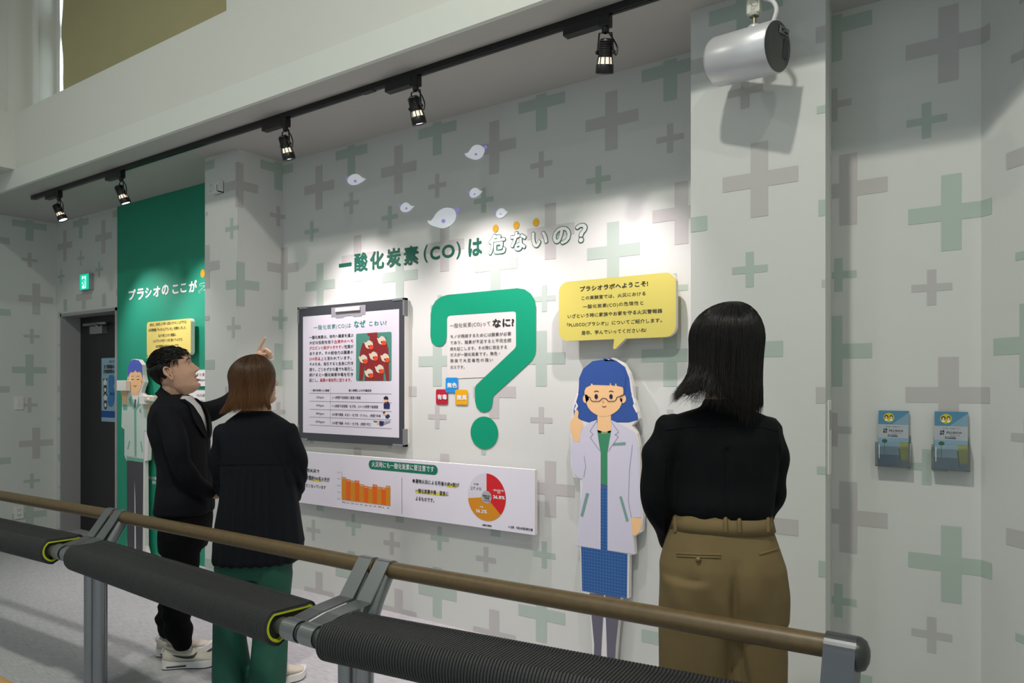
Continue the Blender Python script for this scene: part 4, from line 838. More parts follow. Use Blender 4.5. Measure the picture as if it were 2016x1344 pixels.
# ---------------------------------------------------------------- leaflet holders on the alcove wall
ACR = mat('clear_acrylic', (.9, .95, .95), rough=.05, trans=.95, spec=.5)
def holder(px0, px1, pyt, pyb, lab_h, lab_b):
    Yh = WY-.045; a = atY(px0, pyb, Yh); b = atY(px1, pyt, Yh); X0, X1, Z0, Z1 = a.x, b.x, a.z, b.z; H = Z1-Z0; W = X1-X0
    h = thing('leaflet_holder', lab_h, 'holder', ((X0+X1)/2, WY, Z0-.004), 'clear leaflet holders')
    th = .0025
    m = MB(); m.box((X0-.006, WY-.004, Z0-.004), (X1+.006, WY-.0015, Z0+H*.55)); m.build('back_plate', ACR, h)
    m = MB(); m.box((X0-.006, Yh-.010, Z0-.004), (X1+.006, WY-.004, Z0-.0015)); m.build('floor_plate', ACR, h)
    m = MB(); m.box((X0-.006, Yh-.0105, Z0-.004), (X1+.006, Yh-.008, Z0+H*.42)); m.build('front_plate', ACR, h)
    for x in (X0-.0085, X1+.006): m = MB(); m.box((x, Yh-.0105, Z0-.004), (x+th, WY-.0015, Z0+H*.42)); m.build('side_plate', ACR, h)
    m = MB(); m.box((X0+.006, Yh-.0112, Z0+.03), (X0+.0085, Yh-.0106, Z0+H*.38)); m.build('edge_glint', mat('acrylic_glint', (.85, .87, .88), rough=.1), h)  # pale strip painted in as the glint on the acrylic edge
    t = thing('leaflet_stack', lab_b, 'leaflet', ((X0+X1)/2, Yh, Z0), 'blue leaflets in the holders')
    sh = .02                                                   # leaning back
    def q3(u, v, k): return Vector((X0+u*W, Yh+sh*v-.0004*k, Z0+v*H))
    m = MB()
    m.prism([q3(0, 0, 0), q3(1, 0, 0), q3(1, 1, 0), q3(0, 1, 0)], (0, .012, 0)); m.build('sheets', K('leaf_white', (150, 168, 175)), t, recalc=True)
    def patch(name, pts, col, k): m = MB(); m.face([q3(u, v, k) for u, v in pts][::-1]); return m.build(name, col, t)
    patch('blue_cover', [(0, .75), (1, .75), (1, 1), (0, 1)], K('leaf_blue', (72, 128, 160)), 1); patch('pale_triangle', [(.45, .75), (1, .75), (1, .97)], K('leaf_pale', (118, 152, 172)), 2)
    patch('photo_wall', [(0, .2), (1, .2), (1, .505), (0, .505)], K('leaf_sky', (125, 158, 180)), 1); patch('photo_floor', [(0, 0), (1, 0), (1, .2), (0, .2)], K('leaf_floor', (68, 100, 130)), 1)
    patch('armchair_print', [(.70, .43), (1, .43), (1, .11), (.74, .11)], K('leaf_olive', (135, 140, 30)), 2)
    patch('armchair_leg', [(.68, .32), (.72, .32), (.79, .03), (.76, .03)], K('leaf_brown', (60, 45, 30)), 3)
    patch('title_band', [(0, .505), (1, .505), (1, .75), (0, .75)], K('leaf_band', (165, 172, 178)), 1)
    def dd(name, cx, cz, rx, rz, col, k): patch(name, [(cx+rx*math.cos(2*PI*i/18), cz+rz*math.sin(2*PI*i/18)) for i in range(18)], col, k)
    dd('yellow_badge', .35, .875, .18, .085, K('leaf_yellow', (190, 185, 30)), 3)
    dd('plant_print', .22, .445, .09, .035, K('leaf_plant', (50, 90, 60)), 3); patch('plant_stem', [(.21, .2), (.225, .2), (.225, .43), (.21, .43)], K('leaf_plant', (50, 90, 60)), 2)
    for cx, kk in ((.27, 1), (.43, 0)):
        dd('hair_print', cx, .885, .055+.012*kk, .036, INK, 4); dd('face_print', cx, .875, .036, .024, SKIN, 5); patch('coat_print', [(cx-.05, .815), (cx+.05, .815), (cx+.03, .85), (cx-.03, .85)], INKW, 5)
    m = MB()
    for u, v, s_ in ((.20, .655, .022), (.27, .655, .03), (.20, .612, .03), (.27, .612, .022)): m.face([q3(u-s_, v-s_*.6, 3), q3(u-s_, v+s_*.6, 3), q3(u+s_, v+s_*.6, 3), q3(u+s_, v-s_*.6, 3)])
    U = Vector((0, sh, H)).normalized()
    letter(m, 'PLUSCO', q3(.37, .618, 3), W*.46, H*.038, U=U, bold=.02, res=1); letter(m, 'プラシオ', q3(.47, .588, 3), W*.3, H*.014, U=U, res=1); letter(m, '家の火災に、業界最小サイズ', q3(.25, .70, 3), W*.52, H*.015, U=U, res=1)
    letter(m, '火災・CO・熱に反応する', q3(.32, .556, 3), W*.33, H*.016, U=U, bold=.03, res=1); letter(m, '火災警報器', q3(.32, .528, 3), W*.33, H*.02, U=U, bold=.03, res=1)
    m.build('lettering', INK, t)
holder(1728, 1788, 809, 915, 'clear acrylic leaflet holder on the alcove wall, the left one', 'blue and white leaflets in the left clear holder')
holder(1839, 1905, 811, 922, 'clear acrylic leaflet holder on the alcove wall, the right one', 'blue and white leaflets in the right clear holder')
# ============================================================ people
from mathutils.bvhtree import BVHTree
UP = Vector((0, 0, 1))
def vmat_hair(name, dark, lite, rough=.38):
    m = bpy.data.materials.new(name); m.use_nodes = True; nt = m.node_tree; b = nt.nodes['Principled BSDF']
    at = nt.nodes.new('ShaderNodeAttribute'); at.attribute_name = 'tint'
    mx = nt.nodes.new('ShaderNodeMix'); mx.data_type = 'RGBA'; mx.inputs[6].default_value = (*dark, 1); mx.inputs[7].default_value = (*lite, 1)
    nt.links.new(at.outputs['Fac'], mx.inputs[0]); nt.links.new(mx.outputs[2], b.inputs['Base Color'])
    b.inputs['Roughness'].default_value = rough; b.inputs['Specular IOR Level'].default_value = .35; return m
SKINM = mat('skin', (.60, .36, .25), rough=.5, noise_scale=60, noise_amt=.06, bump=.06, bump_scale=400)
SKINM.node_tree.nodes['Principled BSDF'].inputs['Subsurface Weight'].default_value = .12
SKINM.node_tree.nodes['Principled BSDF'].inputs['Subsurface Radius'].default_value = (.012, .005, .003)
LIP = mat('lip', (.42, .15, .12), rough=.4)
def remesh(mbs, voxel=.007, smooth=6, fn=None):
    """voxel-join closed pieces into one continuous surface; fn(co, no) -> displacement along the normal"""
    V = []; Fc = []
    for m in (mbs if isinstance(mbs, list) else [mbs]):
        o = len(V); V += m.v; Fc += [tuple(o+i for i in f) for f in m.f]
    me = bpy.data.meshes.new('tmp'); me.from_pydata(V, [], Fc); o = bpy.data.objects.new('tmp', me); COL.objects.link(o)
    r = o.modifiers.new('r', 'REMESH'); r.mode = 'VOXEL'; r.voxel_size = voxel
    if smooth: s = o.modifiers.new('s', 'SMOOTH'); s.iterations = smooth; s.factor = .5
    me2 = bpy.data.meshes.new_from_object(o.evaluated_get(bpy.context.evaluated_depsgraph_get()))
    bpy.data.objects.remove(o); bpy.data.meshes.remove(me)
    n = len(me2.vertices); co = np.empty(n*3); me2.vertices.foreach_get('co', co); co = co.reshape(-1, 3)
    if fn is not None:
        no = np.empty(n*3); me2.vertices.foreach_get('normal', no); no = no.reshape(-1, 3)
        d = np.array([fn(Vector(c), Vector(k)) for c, k in zip(co, no)]); co = co+no*d[:, None]
    fs = [tuple(p.vertices) for p in me2.polygons]; bpy.data.meshes.remove(me2)
    out = MB(); out.v = [tuple(c) for c in co]; out.f = fs; out.m = [0]*len(fs); out.sm = [True]*len(fs); return out
def bvh_of(mb): return BVHTree.FromPolygons([Vector(v) for v in mb.v], mb.f)
def ringloft(rings, S, Fv, n=28, ex=2.3):
    """rings: (center, half width, half depth[, tilt]) ; closed loft"""
    m = MB(); vs = []
    for r in rings:
        c, hw, hd = r[:3]; tl = r[3] if len(r) > 3 else 0
        for k in range(n):
            t = 2*PI*k/n; cs, sn = math.cos(t), math.sin(t)
            x = hw*math.copysign(abs(sn)**(2/ex), sn); y = hd*math.copysign(abs(cs)**(2/ex), cs)
            vs.append(Vector(c)+S*x+Fv*y+UP*(tl*y))
    N = len(rings)
    m.add(vs, [(i*n+k, i*n+(k+1) % n, (i+1)*n+(k+1) % n, (i+1)*n+k) for i in range(N-1) for k in range(n)]+[tuple(range(n-1, -1, -1)), tuple((N-1)*n+k for k in range(n))], 0, True)
    return m
def limb(pts, rs, sub=5, n=18):
    P = smooth_loop(pts, sub, False); L = []
    for i in range(len(P)): t = i/sub; a = min(int(t), len(rs)-2); L.append(rs[a]+(rs[a+1]-rs[a])*(t-a))
    m = MB(); m.tube(P, L, n)
    m2 = MB(); m2.v = m.v; 
    for e, r in ((P[0], L[0]), (P[-1], L[-1])): m.lathe([(1e-4, -r*.9), (r*.6, -r*.75), (r*.93, -r*.35), (r, 0), (r*.93, r*.35), (r*.6, r*.75), (1e-4, r*.9)], e, UP, 14)
    return m
def fold(p, s=(9, 9, 4), amp=.006, seed=0): return amp*noise.noise(Vector((p.x*s[0]+seed, p.y*s[1]+seed*2, p.z*s[2])))
# ---------------------------------------------------------------- head
_zp = [-.118, -.112, -.10, -.088, -.075, -.06, -.04, -.02, 0, .02, .035, .055, .08, .10, .115, .123, .126]
_yf = [.050, .072, .088, .093, .088, .090, .091, .090, .088, .087, .094, .096, .088, .068, .040, .016, .0]
_yb = [.0, -.01, -.018, -.028, -.040, -.058, -.076, -.088, -.097, -.102, -.104, -.104, -.093, -.072, -.045, -.025, -.012]
_hw = [.018, .030, .043, .051, .057, .061, .067, .071, .073, .074, .075, .075, .068, .053, .033, .016, .004]
def squash(v, kb=1.0, kt=1.0):
    v = Vector(v); v.y = v.y*kb if v.y < 0 else v.y; v.z = .05+(v.z-.05)*kt if v.z > .05 else v.z; return v
def head_mb(smile=0.0, open_=0.0, ears=True):
    NZ, NA = 120, 110; zs = np.interp(np.linspace(0, 1, NZ), np.linspace(0, 1, 25), np.interp(np.linspace(0, 16, 25), range(17), _zp))
    vs = []; g = lambda u, s: math.exp(-(u/s)**2)
    for z in zs:
        yf = np.interp(z, _zp, _yf); yb = np.interp(z, _zp, _yb); hw = np.interp(z, _zp, _hw); yc = (yf+yb)/2; h = (yf-yb)/2
        for k in range(NA):
            t = 2*PI*k/NA; t = t-.35*math.sin(t)            # denser in front
            cs, sn = math.cos(t), math.sin(t); e = 2/2.35
            x = hw*math.copysign(abs(sn)**e, sn); y = yc+h*math.copysign(abs(cs)**e, cs); dy = 0
            if cs > 0:
                if -.034 < z < .030:
                    a = np.interp(z, [-.034, -.029, -.022, -.016, -.004, .012, .024, .030], [0, .010, .024, .027, .020, .011, .004, 0]); sg = np.interp(z, [-.03, -.02, 0, .03], [.0115, .0105, .0075, .007]); dy += a*g(x, sg)
                dy += .008*(g(abs(x)-.0135, .0055)*g(z+.021, .006))
                dy -= .010*g(abs(x)-.031, .014)*g(z-.017, .010); dy += .0035*g(abs(x)-.03, .018)*g(z-.034, .006)
                dy += (.006+.004*smile)*g(abs(x)-.040, .017)*g(z+.022, .016)
                zc = -.056+smile*.004*(abs(x)/.02)**2
                dy += .0075*g(x, .020)*g(z-(zc+.006), .0045)+.0075*g(x, .017)*g(z-(zc-.008-open_*.006), .0045)
                dy -= (.006+.012*open_)*g(x, .019)*g(z-(zc-.001-open_*.003), .0028+.003*open_)
                dy -= .003*g(x, .02)*g(z+.077, .006); dy += .004*g(x, .018)*g(z+.094, .010)
            vs.append(Vector((x, y+dy, z)))
    m = MB(); m.add(vs, [(i*NA+k, (i+1)*NA+k, (i+1)*NA+(k+1) % NA, i*NA+(k+1) % NA) for i in range(NZ-1) for k in range(NA)]+[tuple(range(NA)), tuple((NZ-1)*NA+k for k in range(NA-1, -1, -1))], 0, True)
    # ears: bowl with a rolled rim and lobe
    for s in ((-1, 1) if ears else ()):
        c = Vector((s*.076, -.008, -.002)); o = []
        for k in range(20):
            t = 2*PI*k/20; ry = .017 if math.sin(t) > 0 else .013; o.append(c+Vector((s*(.006+.007*max(0, -math.cos(t))), -.004+ry*math.cos(t)*(1.1 if math.sin(t) > 0 else .75)-.006*math.sin(t), .031*math.sin(t))))
        m.tube(o+[o[0]], .0042, 8, caps=False); cc = c+Vector((s*.001, -.003, 0)); b = [cc]+o
        m.add(b, [(0, 1+k, 1+(k+1) % 20) if s > 0 else (0, 1+(k+1) % 20, 1+k) for k in range(20)], 0, True)
        bk = [c+Vector((-s*.008, 0, 0))+(p-c)*.7 for p in o]; m.add(o+bk, [(k, (k+1) % 20, 20+(k+1) % 20, 20+k) for k in range(20)], 0, True)
        m.tube([c+Vector((s*.006, .004, -.012)), c+Vector((s*.008, -.004, -.004)), c+Vector((s*.009, -.006, .012))], .003, 6)
    return m
def xform(mb, M):
    mb.v = [tuple(M @ Vector(v)) for v in mb.v]; return mb
def frame(pos, fwd, up=UP, s=1.0):
    f = Vector(fwd).normalized(); r = f.cross(Vector(up)).normalized(); u = r.cross(f)
    return Matrix(((r.x*s, f.x*s, u.x*s, pos.x), (r.y*s, f.y*s, u.y*s, pos.y), (r.z*s, f.z*s, u.z*s, pos.z), (0, 0, 0, 1)))
def face_parts(par, M, brow_mat, squint=.35):
    for s in (-1, 1):
        c = Vector((s*.031, .0665, .0165)); R = .0125
        e = MB(); e.lathe([(R*math.sin(PI*k/12), -R*math.cos(PI*k/12)) for k in range(13)], c, (0, 1, 0), 18); xform(e, M); e.build('eyeball', mat('eye_white', (.75, .72, .68), rough=.2), par)
        e = MB(); e.lathe([(0, R*1.04), (.005, R*.98), (.0068, R*.88)], c, (0, 1, .05), 14); xform(e, M); e.build('iris', mat('iris_dark', (.02, .012, .008), rough=.1), par)
        e = MB()
        for a0, a1 in ((squint*.5, 1.45), (-1.45, -squint*.5-.12)):
            vs = []; n1, n2 = 10, 8
            for i in range(n1+1):
                az = -1.75+3.5*i/n1; oc = max(0, math.cos(az*1.05))
                for k in range(n2+1):
                    el = a0*oc+(a1-a0*oc)*k/n2; rr = R*1.10; vs.append(c+Vector((rr*math.sin(az)*math.cos(el), rr*math.cos(az)*math.cos(el), rr*math.sin(el))))
            e.add(vs, [(i*(n2+1)+k, (i+1)*(n2+1)+k, (i+1)*(n2+1)+k+1, i*(n2+1)+k+1) for i in range(n1) for k in range(n2)], 0, True)
        xform(e, M); e.build('eyelid', SKINM, par)
        e = MB(); pts = [Vector((s*x, -.005+.098*(1-(x/.075)**2.35)**.425+.0035, z)) for x, z in ((.014, .034), (.024, .038), (.036, .040), (.048, .036), (.053, .031))]
        e.tube(pts, [.0015, .0028, .003, .0022, .001], 8); xform(e, M); e.build('eyebrow', brow_mat, par)
# ---------------------------------------------------------------- hair
def strands(paths, r0, name, m, par, tint=(.2, .6), taper=.35):
    """paths: list of point lists -> one hair mesh of slim three-sided locks"""
    V = []; Fc = []; T = []
    for P in paths:
        n = len(P); tv = random.random(); r_ = r0*random.uniform(.7, 1.3); o = len(V)
        d0 = (P[-1]-P[0]).normalized(); a = d0.orthogonal().normalized()
        for i, p in enumerate(P):
            t = (P[min(i+1, n-1)]-P[max(i-1, 0)]).normalized(); a = (a-t*a.dot(t)).normalized(); b = t.cross(a)
            rr = r_*(1-(i/(n-1))**3*(1-taper*.2)) if i else r_*.6
            for k in range(3): an = 2*PI*k/3; V.append(p+(a*math.cos(an)+b*math.sin(an))*rr); T.append(min(1, max(0, tint[0]*(1-i/(n-1))+tint[1]*(i/(n-1))+(tv-.5)*.45)))
        Fc += [(o+i*3+k, o+i*3+(k+1) % 3, o+(i+1)*3+(k+1) % 3, o+(i+1)*3+k) for i in range(n-1) for k in range(3)]
    mb = MB(); mb.v = [tuple(v) for v in V]; mb.f = Fc; mb.m = [0]*len(Fc); mb.sm = [True]*len(Fc)
    o = mb.build(name, m, par); at = o.data.attributes.new('tint', 'FLOAT', 'POINT'); at.data.foreach_set('value', np.array(T, dtype=np.float32)); return o
def long_hair(M, par, m, ax, ay, az, zc, length, open_half, flare, tip=None, N=2600, r0=.0016, tint=(.1, .6), jitter=.05, bottom=lambda th: 0.0, fringe=True, part=(0, -.01)):
    """hair falling from the crown; angles measured from the face direction"""
    C = Vector((0, -.012, zc))
    def surf(th, t, k=1.0):
        if t < .45:
            ph = t/.45*PI/2; return C+Vector((ax*k*math.sin(ph)*math.sin(th)+part[0]*(1-math.sin(ph)), ay*k*math.sin(ph)*math.cos(th)+part[1]*(1-math.sin(ph)), az*k*math.cos(ph)))
        s = (t-.45)/.55; L = length+bottom(th)
        p = C+Vector((ax*k*math.sin(th), ay*k*math.cos(th), 0))*1.0; rad = Vector((math.sin(th)*ax, math.cos(th)*ay, 0)); f_ = flare(th, s)
        p = p+rad*f_+Vector((0, 0, -L*s))
        if tip: p = p+tip(th, s)
        return p
    paths = []
    for i in range(N):
        th = random.uniform(-PI, PI); k = random.uniform(.955, 1.03); front = abs(th) < open_half
        e = random.uniform(.93, 1.03)
        if front and not fringe: continue
        tm = e if not front else random.uniform(.42, .47)
        w = random.uniform(-jitter, jitter); t0 = random.uniform(.0, .12) if i % 3 else random.uniform(0, .4)
        if front:  # swept sideways to frame the face
            sg = 1 if th > 0 else -1; th1 = sg*open_half*random.uniform(1.0, 1.12); paths.append([M @ surf(th+(th1-th)*min(1, (u/.8))**1.3, t0+(e-t0)*u, k) for u in np.linspace(0, 1, 16)])
        else: paths.append([M @ surf(th+w*u*u+.02*math.sin(7*u+i), t0+(tm-t0)*u, k) for u in np.linspace(0, 1, 14)])
    strands(paths, r0, 'hair', m, par, tint)
    # under-layer closing the gaps
    vs = []; nt_, na = 20, 48; cap = MB()
    a0 = open_half+.06
    for i in range(nt_+1):
        t = i/nt_*.93
        for k_ in range(na+1):
            th = (a0+(2*PI-2*a0)*k_/na) if t > .30 else ((a0*(t/.30))+(2*PI-2*(a0*(t/.30)))*k_/na); vs.append(M @ surf(th, t, .955))
    cap.add(vs, [(i*(na+1)+k_, i*(na+1)+k_+1, (i+1)*(na+1)+k_+1, (i+1)*(na+1)+k_) for i in range(nt_) for k_ in range(na)], 0, True)
    o = cap.build('hair_base', m, par); at = o.data.attributes.new('tint', 'FLOAT', 'POINT'); at.data.foreach_set('value', np.full(len(vs), tint[0]*.5, dtype=np.float32))
# ---------------------------------------------------------------- shoes
def shoe(name, heel, d, par, upper, sole, L=.285, logo=False, laces=True, side=1):
    """sneaker: heel point on the floor, d: horizontal toe direction"""
    d = Vector(d).normalized(); r = d.cross(UP).normalized(); M = Matrix(((d.x, r.x, 0, heel.x), (d.y, r.y, 0, heel.y), (0, 0, 1, heel.z), (0, 0, 0, 1)))
    t = MB(); u = [0, .04, .12, .25, .4, .55, .7, .84, .94, 1]; hw = [.018, .030, .036, .035, .036, .042, .048, .044, .030, .010]; off = [0, 0, 0, .0, .001, .003, .004, .002, -.002, -.004]
    loop_ = [Vector((u_*L, w_+o_, 0)) for u_, w_, o_ in zip(u, hw, off)]+[Vector((u_*L, -w_+o_, 0)) for u_, w_, o_ in reversed(list(zip(u, hw, off)))]
    lp_ = [Vector((p.x, p.y, 0)) for p in smooth_loop([(p.x, p.y) for p in loop_], 4)]
    def zt(x): q = x/L; return .006*max(0, (q-.75)/.25)**2*3
    base = MB(); 
    def layer(z0, z1, k0, k1, mb): 
        n = len(lp_); A = [Vector((p.x*1+(.0 if 1 else 0), p.y*k0, z0+zt(p.x))) for p in lp_]; B = [Vector((p.x, p.y*k1, z1+zt(p.x)+(.012*max(0, 1-p.x/L*3)))) for p in lp_]
        mb.add(A+B, [(i, (i+1) % n, n+(i+1) % n, n+i) for i in range(n)], 0, True); mb.add(A, [tuple(range(n-1, -1, -1))]); mb.add(B, [tuple(range(n))])
    layer(0, .006, .96, 1.0, base); xform(base, M); base.build('outsole', MATS['print_black'], par)
    mid = MB(); layer(.006, .036, 1.06, 1.0, mid); xform(mid, M); mo = mid.build('midsole', sole, par)
    rings = []; m = MB(); vs = []; n = 20
    us = [.01, .06, .14, .24, .34, .44, .56, .70, .84, .94, .985]; hs = [.088, .106, .104, .098, .106, .102, .086, .070, .060, .052, .040]; ws = [.020, .032, .037, .036, .036, .039, .044, .046, .042, .028, .010]
    for u_, h_, w_ in zip(us, hs, ws):
        for k in range(n):
            a = 2*PI*k/n; c_, s_ = math.cos(a), math.sin(a)
            y = w_*math.copysign(abs(c_)**.8, c_)*(1-.35*max(0, s_)); z = .030+(h_-.030)*(s_*.5+.5); vs.append(Vector((u_*L, y, z)))
    N = len(us); m.add(vs, [(i*n+k, i*n+(k+1) % n, (i+1)*n+(k+1) % n, (i+1)*n+k) for i in range(N-1) for k in range(n)]+[tuple(range(n-1, -1, -1)), tuple((N-1)*n+k for k in range(n))], 0, True)
    xform(m, M); up_ = m.build('upper', upper, par, recalc=True)
    c = MB(); c.tube([Vector((.035+.05*math.cos(a)+.03, .027*math.sin(a), .104+.010*(-math.cos(a)))) for a in np.linspace(0, 2*PI, 20)], .006, 8); xform(c, M); c.build('collar', upper, up_)
    if laces:
        c = MB()
        for i in range(5): x = L*(.40+.06*i); z = .106-.0085*i; c.tube([Vector((x, -.022, z-.008)), Vector((x+.004, 0, z+.004)), Vector((x, .022, z-.008))], .003, 6)
        c.tube([Vector((L*.36, 0, .100)), Vector((L*.34, .03, .112)), Vector((L*.40, .038, .096))], .0025, 6); c.tube([Vector((L*.36, 0, .100)), Vector((L*.40, -.02, .118)), Vector((L*.46, -.03, .100))], .0025, 6)
        xform(c, M); c.build('lace', sole, up_)
    c = MB(); c.tube([Vector((.002, 0, .072)), Vector((-.005, 0, .092)), Vector((.006, 0, .106))], .0035, 8); xform(c, M); c.build('heel_tab', sole, up_)
    if logo:
        bv = bvh_of(m)
        def hit(x, z):
            h = bv.ray_cast(M @ Vector((x*L, side*.2, z)), (M.to_3x3() @ Vector((0, -side, 0)))); return h[0]
        outn = (M.to_3x3() @ Vector((0, side, 0))); tx = [.18, .24, .30, .36, .42, .48, .53, .56, .58, .60]
        top_ = [.0775, .0745, .0715, .069, .0675, .068, .0705, .074, .079, .083]; bot_ = [.077, .0685, .062, .057, .054, .0535, .056, .060, .067, .081]
        vs = []
        for x_, a_, b_ in zip(tx, top_, bot_):
            for k_ in range(4):
                h = hit(x_, b_+(a_-b_)*k_/3); vs.append((h if h is not None else M @ Vector((x_*L, side*.036, b_+(a_-b_)*k_/3)))+outn*.0022)
        c = MB(); c.add(vs, [(i*4+k, i*4+k+1, i*4+k+5, i*4+k+4) for i in range(9) for k in range(3)], 0, True); c.build('swoosh_print', MATS['print_black'], up_)
    b = MB(); sy = side*.044
    b.prism([M @ Vector((L*.09, side*.0385, .014)), M @ Vector((L*.42, side*.0395, .014)), M @ Vector((L*.42, side*.0395, .022)), M @ Vector((L*.09, side*.0385, .020))], (M.to_3x3() @ Vector((0, side*.003, 0)))); b.build('air_window', MATS['print_black'], mo)
    return mo
CREAM = mat('shoe_cream', (.62, .58, .50), rough=.75, bump=.15, bump_scale=500); WSOLE = mat('shoe_sole', (.72, .72, .71), rough=.6)
def px_strip(par, name, bv, pts, r, m, n=10, lift=0.0, label=None):
    P = []
    for a, b in zip(pts, pts[1:]):
        for k in range(n): x = a[0]+(b[0]-a[0])*k/n; y = a[1]+(b[1]-a[1])*k/n; h = bv.ray_cast(CAM0, ray(x, y).normalized()); P.append(h[0]-ray(x, y).normalized()*lift if h[0] is not None else None)
    h = bv.ray_cast(CAM0, ray(*pts[-1]).normalized()); P.append(h[0]); P = [p for p in P if p is not None]
    if len(P) < 2: return
    q = MB(); q.tube(P, r, 8); return q.build(name, m, par)
D_ = atD
# ================================================================ woman in khaki trousers (nearest, right)
def woman_khaki():
    d = 2.2; S = (RT*.975-FW*.22).normalized(); Fv = UP.cross(S).normalized()
    root = D_(1424, 758, d); root.z = 0
    t = thing('person', 'standing woman with long black hair, black shirt and khaki trousers, back to the viewer', 'person', root)
    BLK = mat('black_shirt', (.0035, .004, .005), rough=.85, spec=.15, noise_scale=30, noise_amt=.2, bump=.1, bump_scale=600)
    KH = mat('khaki_cloth', (.170, .124, .058), rough=.85, spec=.2, noise_scale=18, noise_amt=.1, bump=.25, bump_scale=900)
    T = lambda x, y, hw, hd, dd=0: (D_(x, y, d+dd), hw, hd)
    torso = ringloft([T(1424, 800, .06, .05, .0), T(1421, 812, .110, .066), T(1416, 826, .160, .080), T(1414, 845, .182, .095, .005), T(1416, 868, .178, .104, .005), T(1418, 900, .165, .112, .01), T(1418, 950, .155, .110, .01), T(1419, 990, .150, .108), T(1420, 1006, .147, .104), T(1420, 1014, .138, .098), T(1421, 1022, .125, .09)], S, Fv)
    la = limb([D_(1326, 848, d), D_(1297, 905, d+.0), D_(1294, 975, d-.0), D_(1308, 1030, d+.06), D_(1322, 1068, d+.13)], [.056, .053, .047, .041, .031])
    ra = limb([D_(1506, 850, d), D_(1516, 900, d+.0), D_(1517, 960, d+.03), D_(1506, 1010, d+.10), D_(1490, 1045, d+.16)], [.054, .050, .044, .037, .029])
    col = ringloft([T(1426, 785, .060, .058, .0), T(1426, 812, .072, .066, .0)], S, Fv)
    def fn(p, n):
        z = p.z; a = (p-D_(1419, 900, d)).dot(S); f = fold(p, (7, 7, 3), .006, 3)*min(1, max(0, (z-1.09)*12) if abs(a) < .16 else 1)
        if z < 1.28 and abs(a) < .16: f += .0035*math.sin(a*90)*min(1, (1.28-z)*6)*max(0, noise.noise(Vector((a*10, 0, z*2)))+.4)
        if abs(a-.012) < .012 and z < 1.30: f -= .006*(1-abs(a-.012)/.012)
        if abs(a) > .16: f += .0045*math.sin(z*46+a*30+3*noise.noise(Vector((z*6, a*9, 1))))
        
        return f
    sh = remesh([torso, la, ra, col], .0065, 5, fn); sho = sh.build('shirt', BLK, t); bv = bvh_of(sh)
    px_strip(t, 'yoke_seam', bv, [(1310, 846), (1350, 841), (1420, 838), (1500, 841), (1530, 848)], .0022, BLK)
    # trousers
    c0_ = [T(1420, 1008, .141, .098), T(1420, 1040, .150, .104), T(1421, 1075, .168, .118), T(1422, 1110, .185, .128), T(1423, 1160, .190, .128), T(1424, 1215, .190, .120)]
    pel = ringloft(c0_, S, Fv, ex=2.2)
    def leg(x0, x1, x2): return ringloft([T(x0, 1130, .100, .118), T(x0, 1215, .105, .115), T(x1, 1290, .102, .108), T(x1, 1400, .098, .102), T(x2, 1560, .100, .104), T(x2, 1722, .112, .115)], S, Fv, ex=2.1)
    L1 = leg(1367, 1366, 1364); L2 = leg(1480, 1482, 1484)
    def fn2(p, n):
        a = (p-D_(1423, 1100, d)).dot(S); z = p.z; f = fold(p, (8, 8, 2.2), .009, 11)
        back = -(n.dot(Fv))
        f += .010*max(0, back)*math.exp(-((abs(a-.008)-.085)/.05)**2)*math.exp(-((z-.93)/.08)**2)
        if back > .2 and z < .99: f -= .016*math.exp(-((a-.045+.02*math.sin(z*9))/.012)**2)*min(1, (.99-z)*8)
        f += .004*math.sin(a*60+z*18)*math.exp(-((z-.86)/.1)**2)
        return f
    tr_ = remesh([pel, L1, L2], .007, 5, fn2); tro = tr_.build('trousers', KH, t); bt = bvh_of(tr_)
    wb = ringloft([T(1420, 1012, .1455, .1025), T(1420, 1026, .150, .107), T(1420, 1040, .1545, .110)], S, Fv, 48, ex=2.2); wo = wb.build('waistband', KH, tro)
    both = bvh_of(MBjoin(tr_, wb))
    for x in (1329, 1428, 1455, 1511): px_strip(tro, 'belt_loop', both, [(x, 1017), (x+1, 1046)], .0062, KH, 6, .002)
    px_strip(tro, 'pocket_welt', bt, [(1332, 1089), (1376, 1091), (1419, 1092)], .0035, KH, 8); px_strip(tro, 'pocket_welt', bt, [(1333, 1094), (1376, 1096), (1419, 1097)], .0035, KH, 8)
    px_strip(tro, 'pocket_welt', bt, [(1494, 1091), (1512, 1086), (1531, 1080)], .0035, KH, 8)
    h = bt.ray_cast(CAM0, ray(1374, 1100).normalized())[0]; q = MB(); q.lathe([(0, .012), (.006, .011), (.0075, .006), (.0075, 0)], h, -FW, 14); q.build('pocket_button', mat('horn_button', (.16, .12, .06), rough=.3), tro)
    # body
    HM = frame(D_(1424, 690, d+.0), FW*math.cos(math.radians(20))-RT*math.sin(math.radians(20))+UP*.05, UP, 1.0)
    core = ringloft([T(1424, 770, .052, .052), T(1424, 800, .056, .056), T(1422, 825, .11, .06), T(1420, 850, .13, .075), T(1418, 950, .12, .08), T(1420, 1040, .12, .08), T(1421, 1130, .145, .09)], S, Fv)
    nk = limb([HM @ Vector((0, -.012, -.06)), D_(1425, 765, d), D_(1424, 800, d)], [.052, .050, .055])
    lg = [limb([D_(x, 1130, d), D_(x, 1400, d), D_(x, 1690, d)], [.08, .055, .04]) for x in (1372, 1476)]
    arms = [limb([D_(1330, 852, d), D_(1299, 905, d), D_(1294, 975, d), D_(1308, 1030, d+.06), D_(1320, 1065, d+.12)], [.03, .034, .032, .028, .024]), limb([D_(1502, 852, d), D_(1516, 900, d), D_(1517, 960, d+.03), D_(1506, 1010, d+.10), D_(1492, 1042, d+.16)], [.03, .033, .03, .027, .022])]
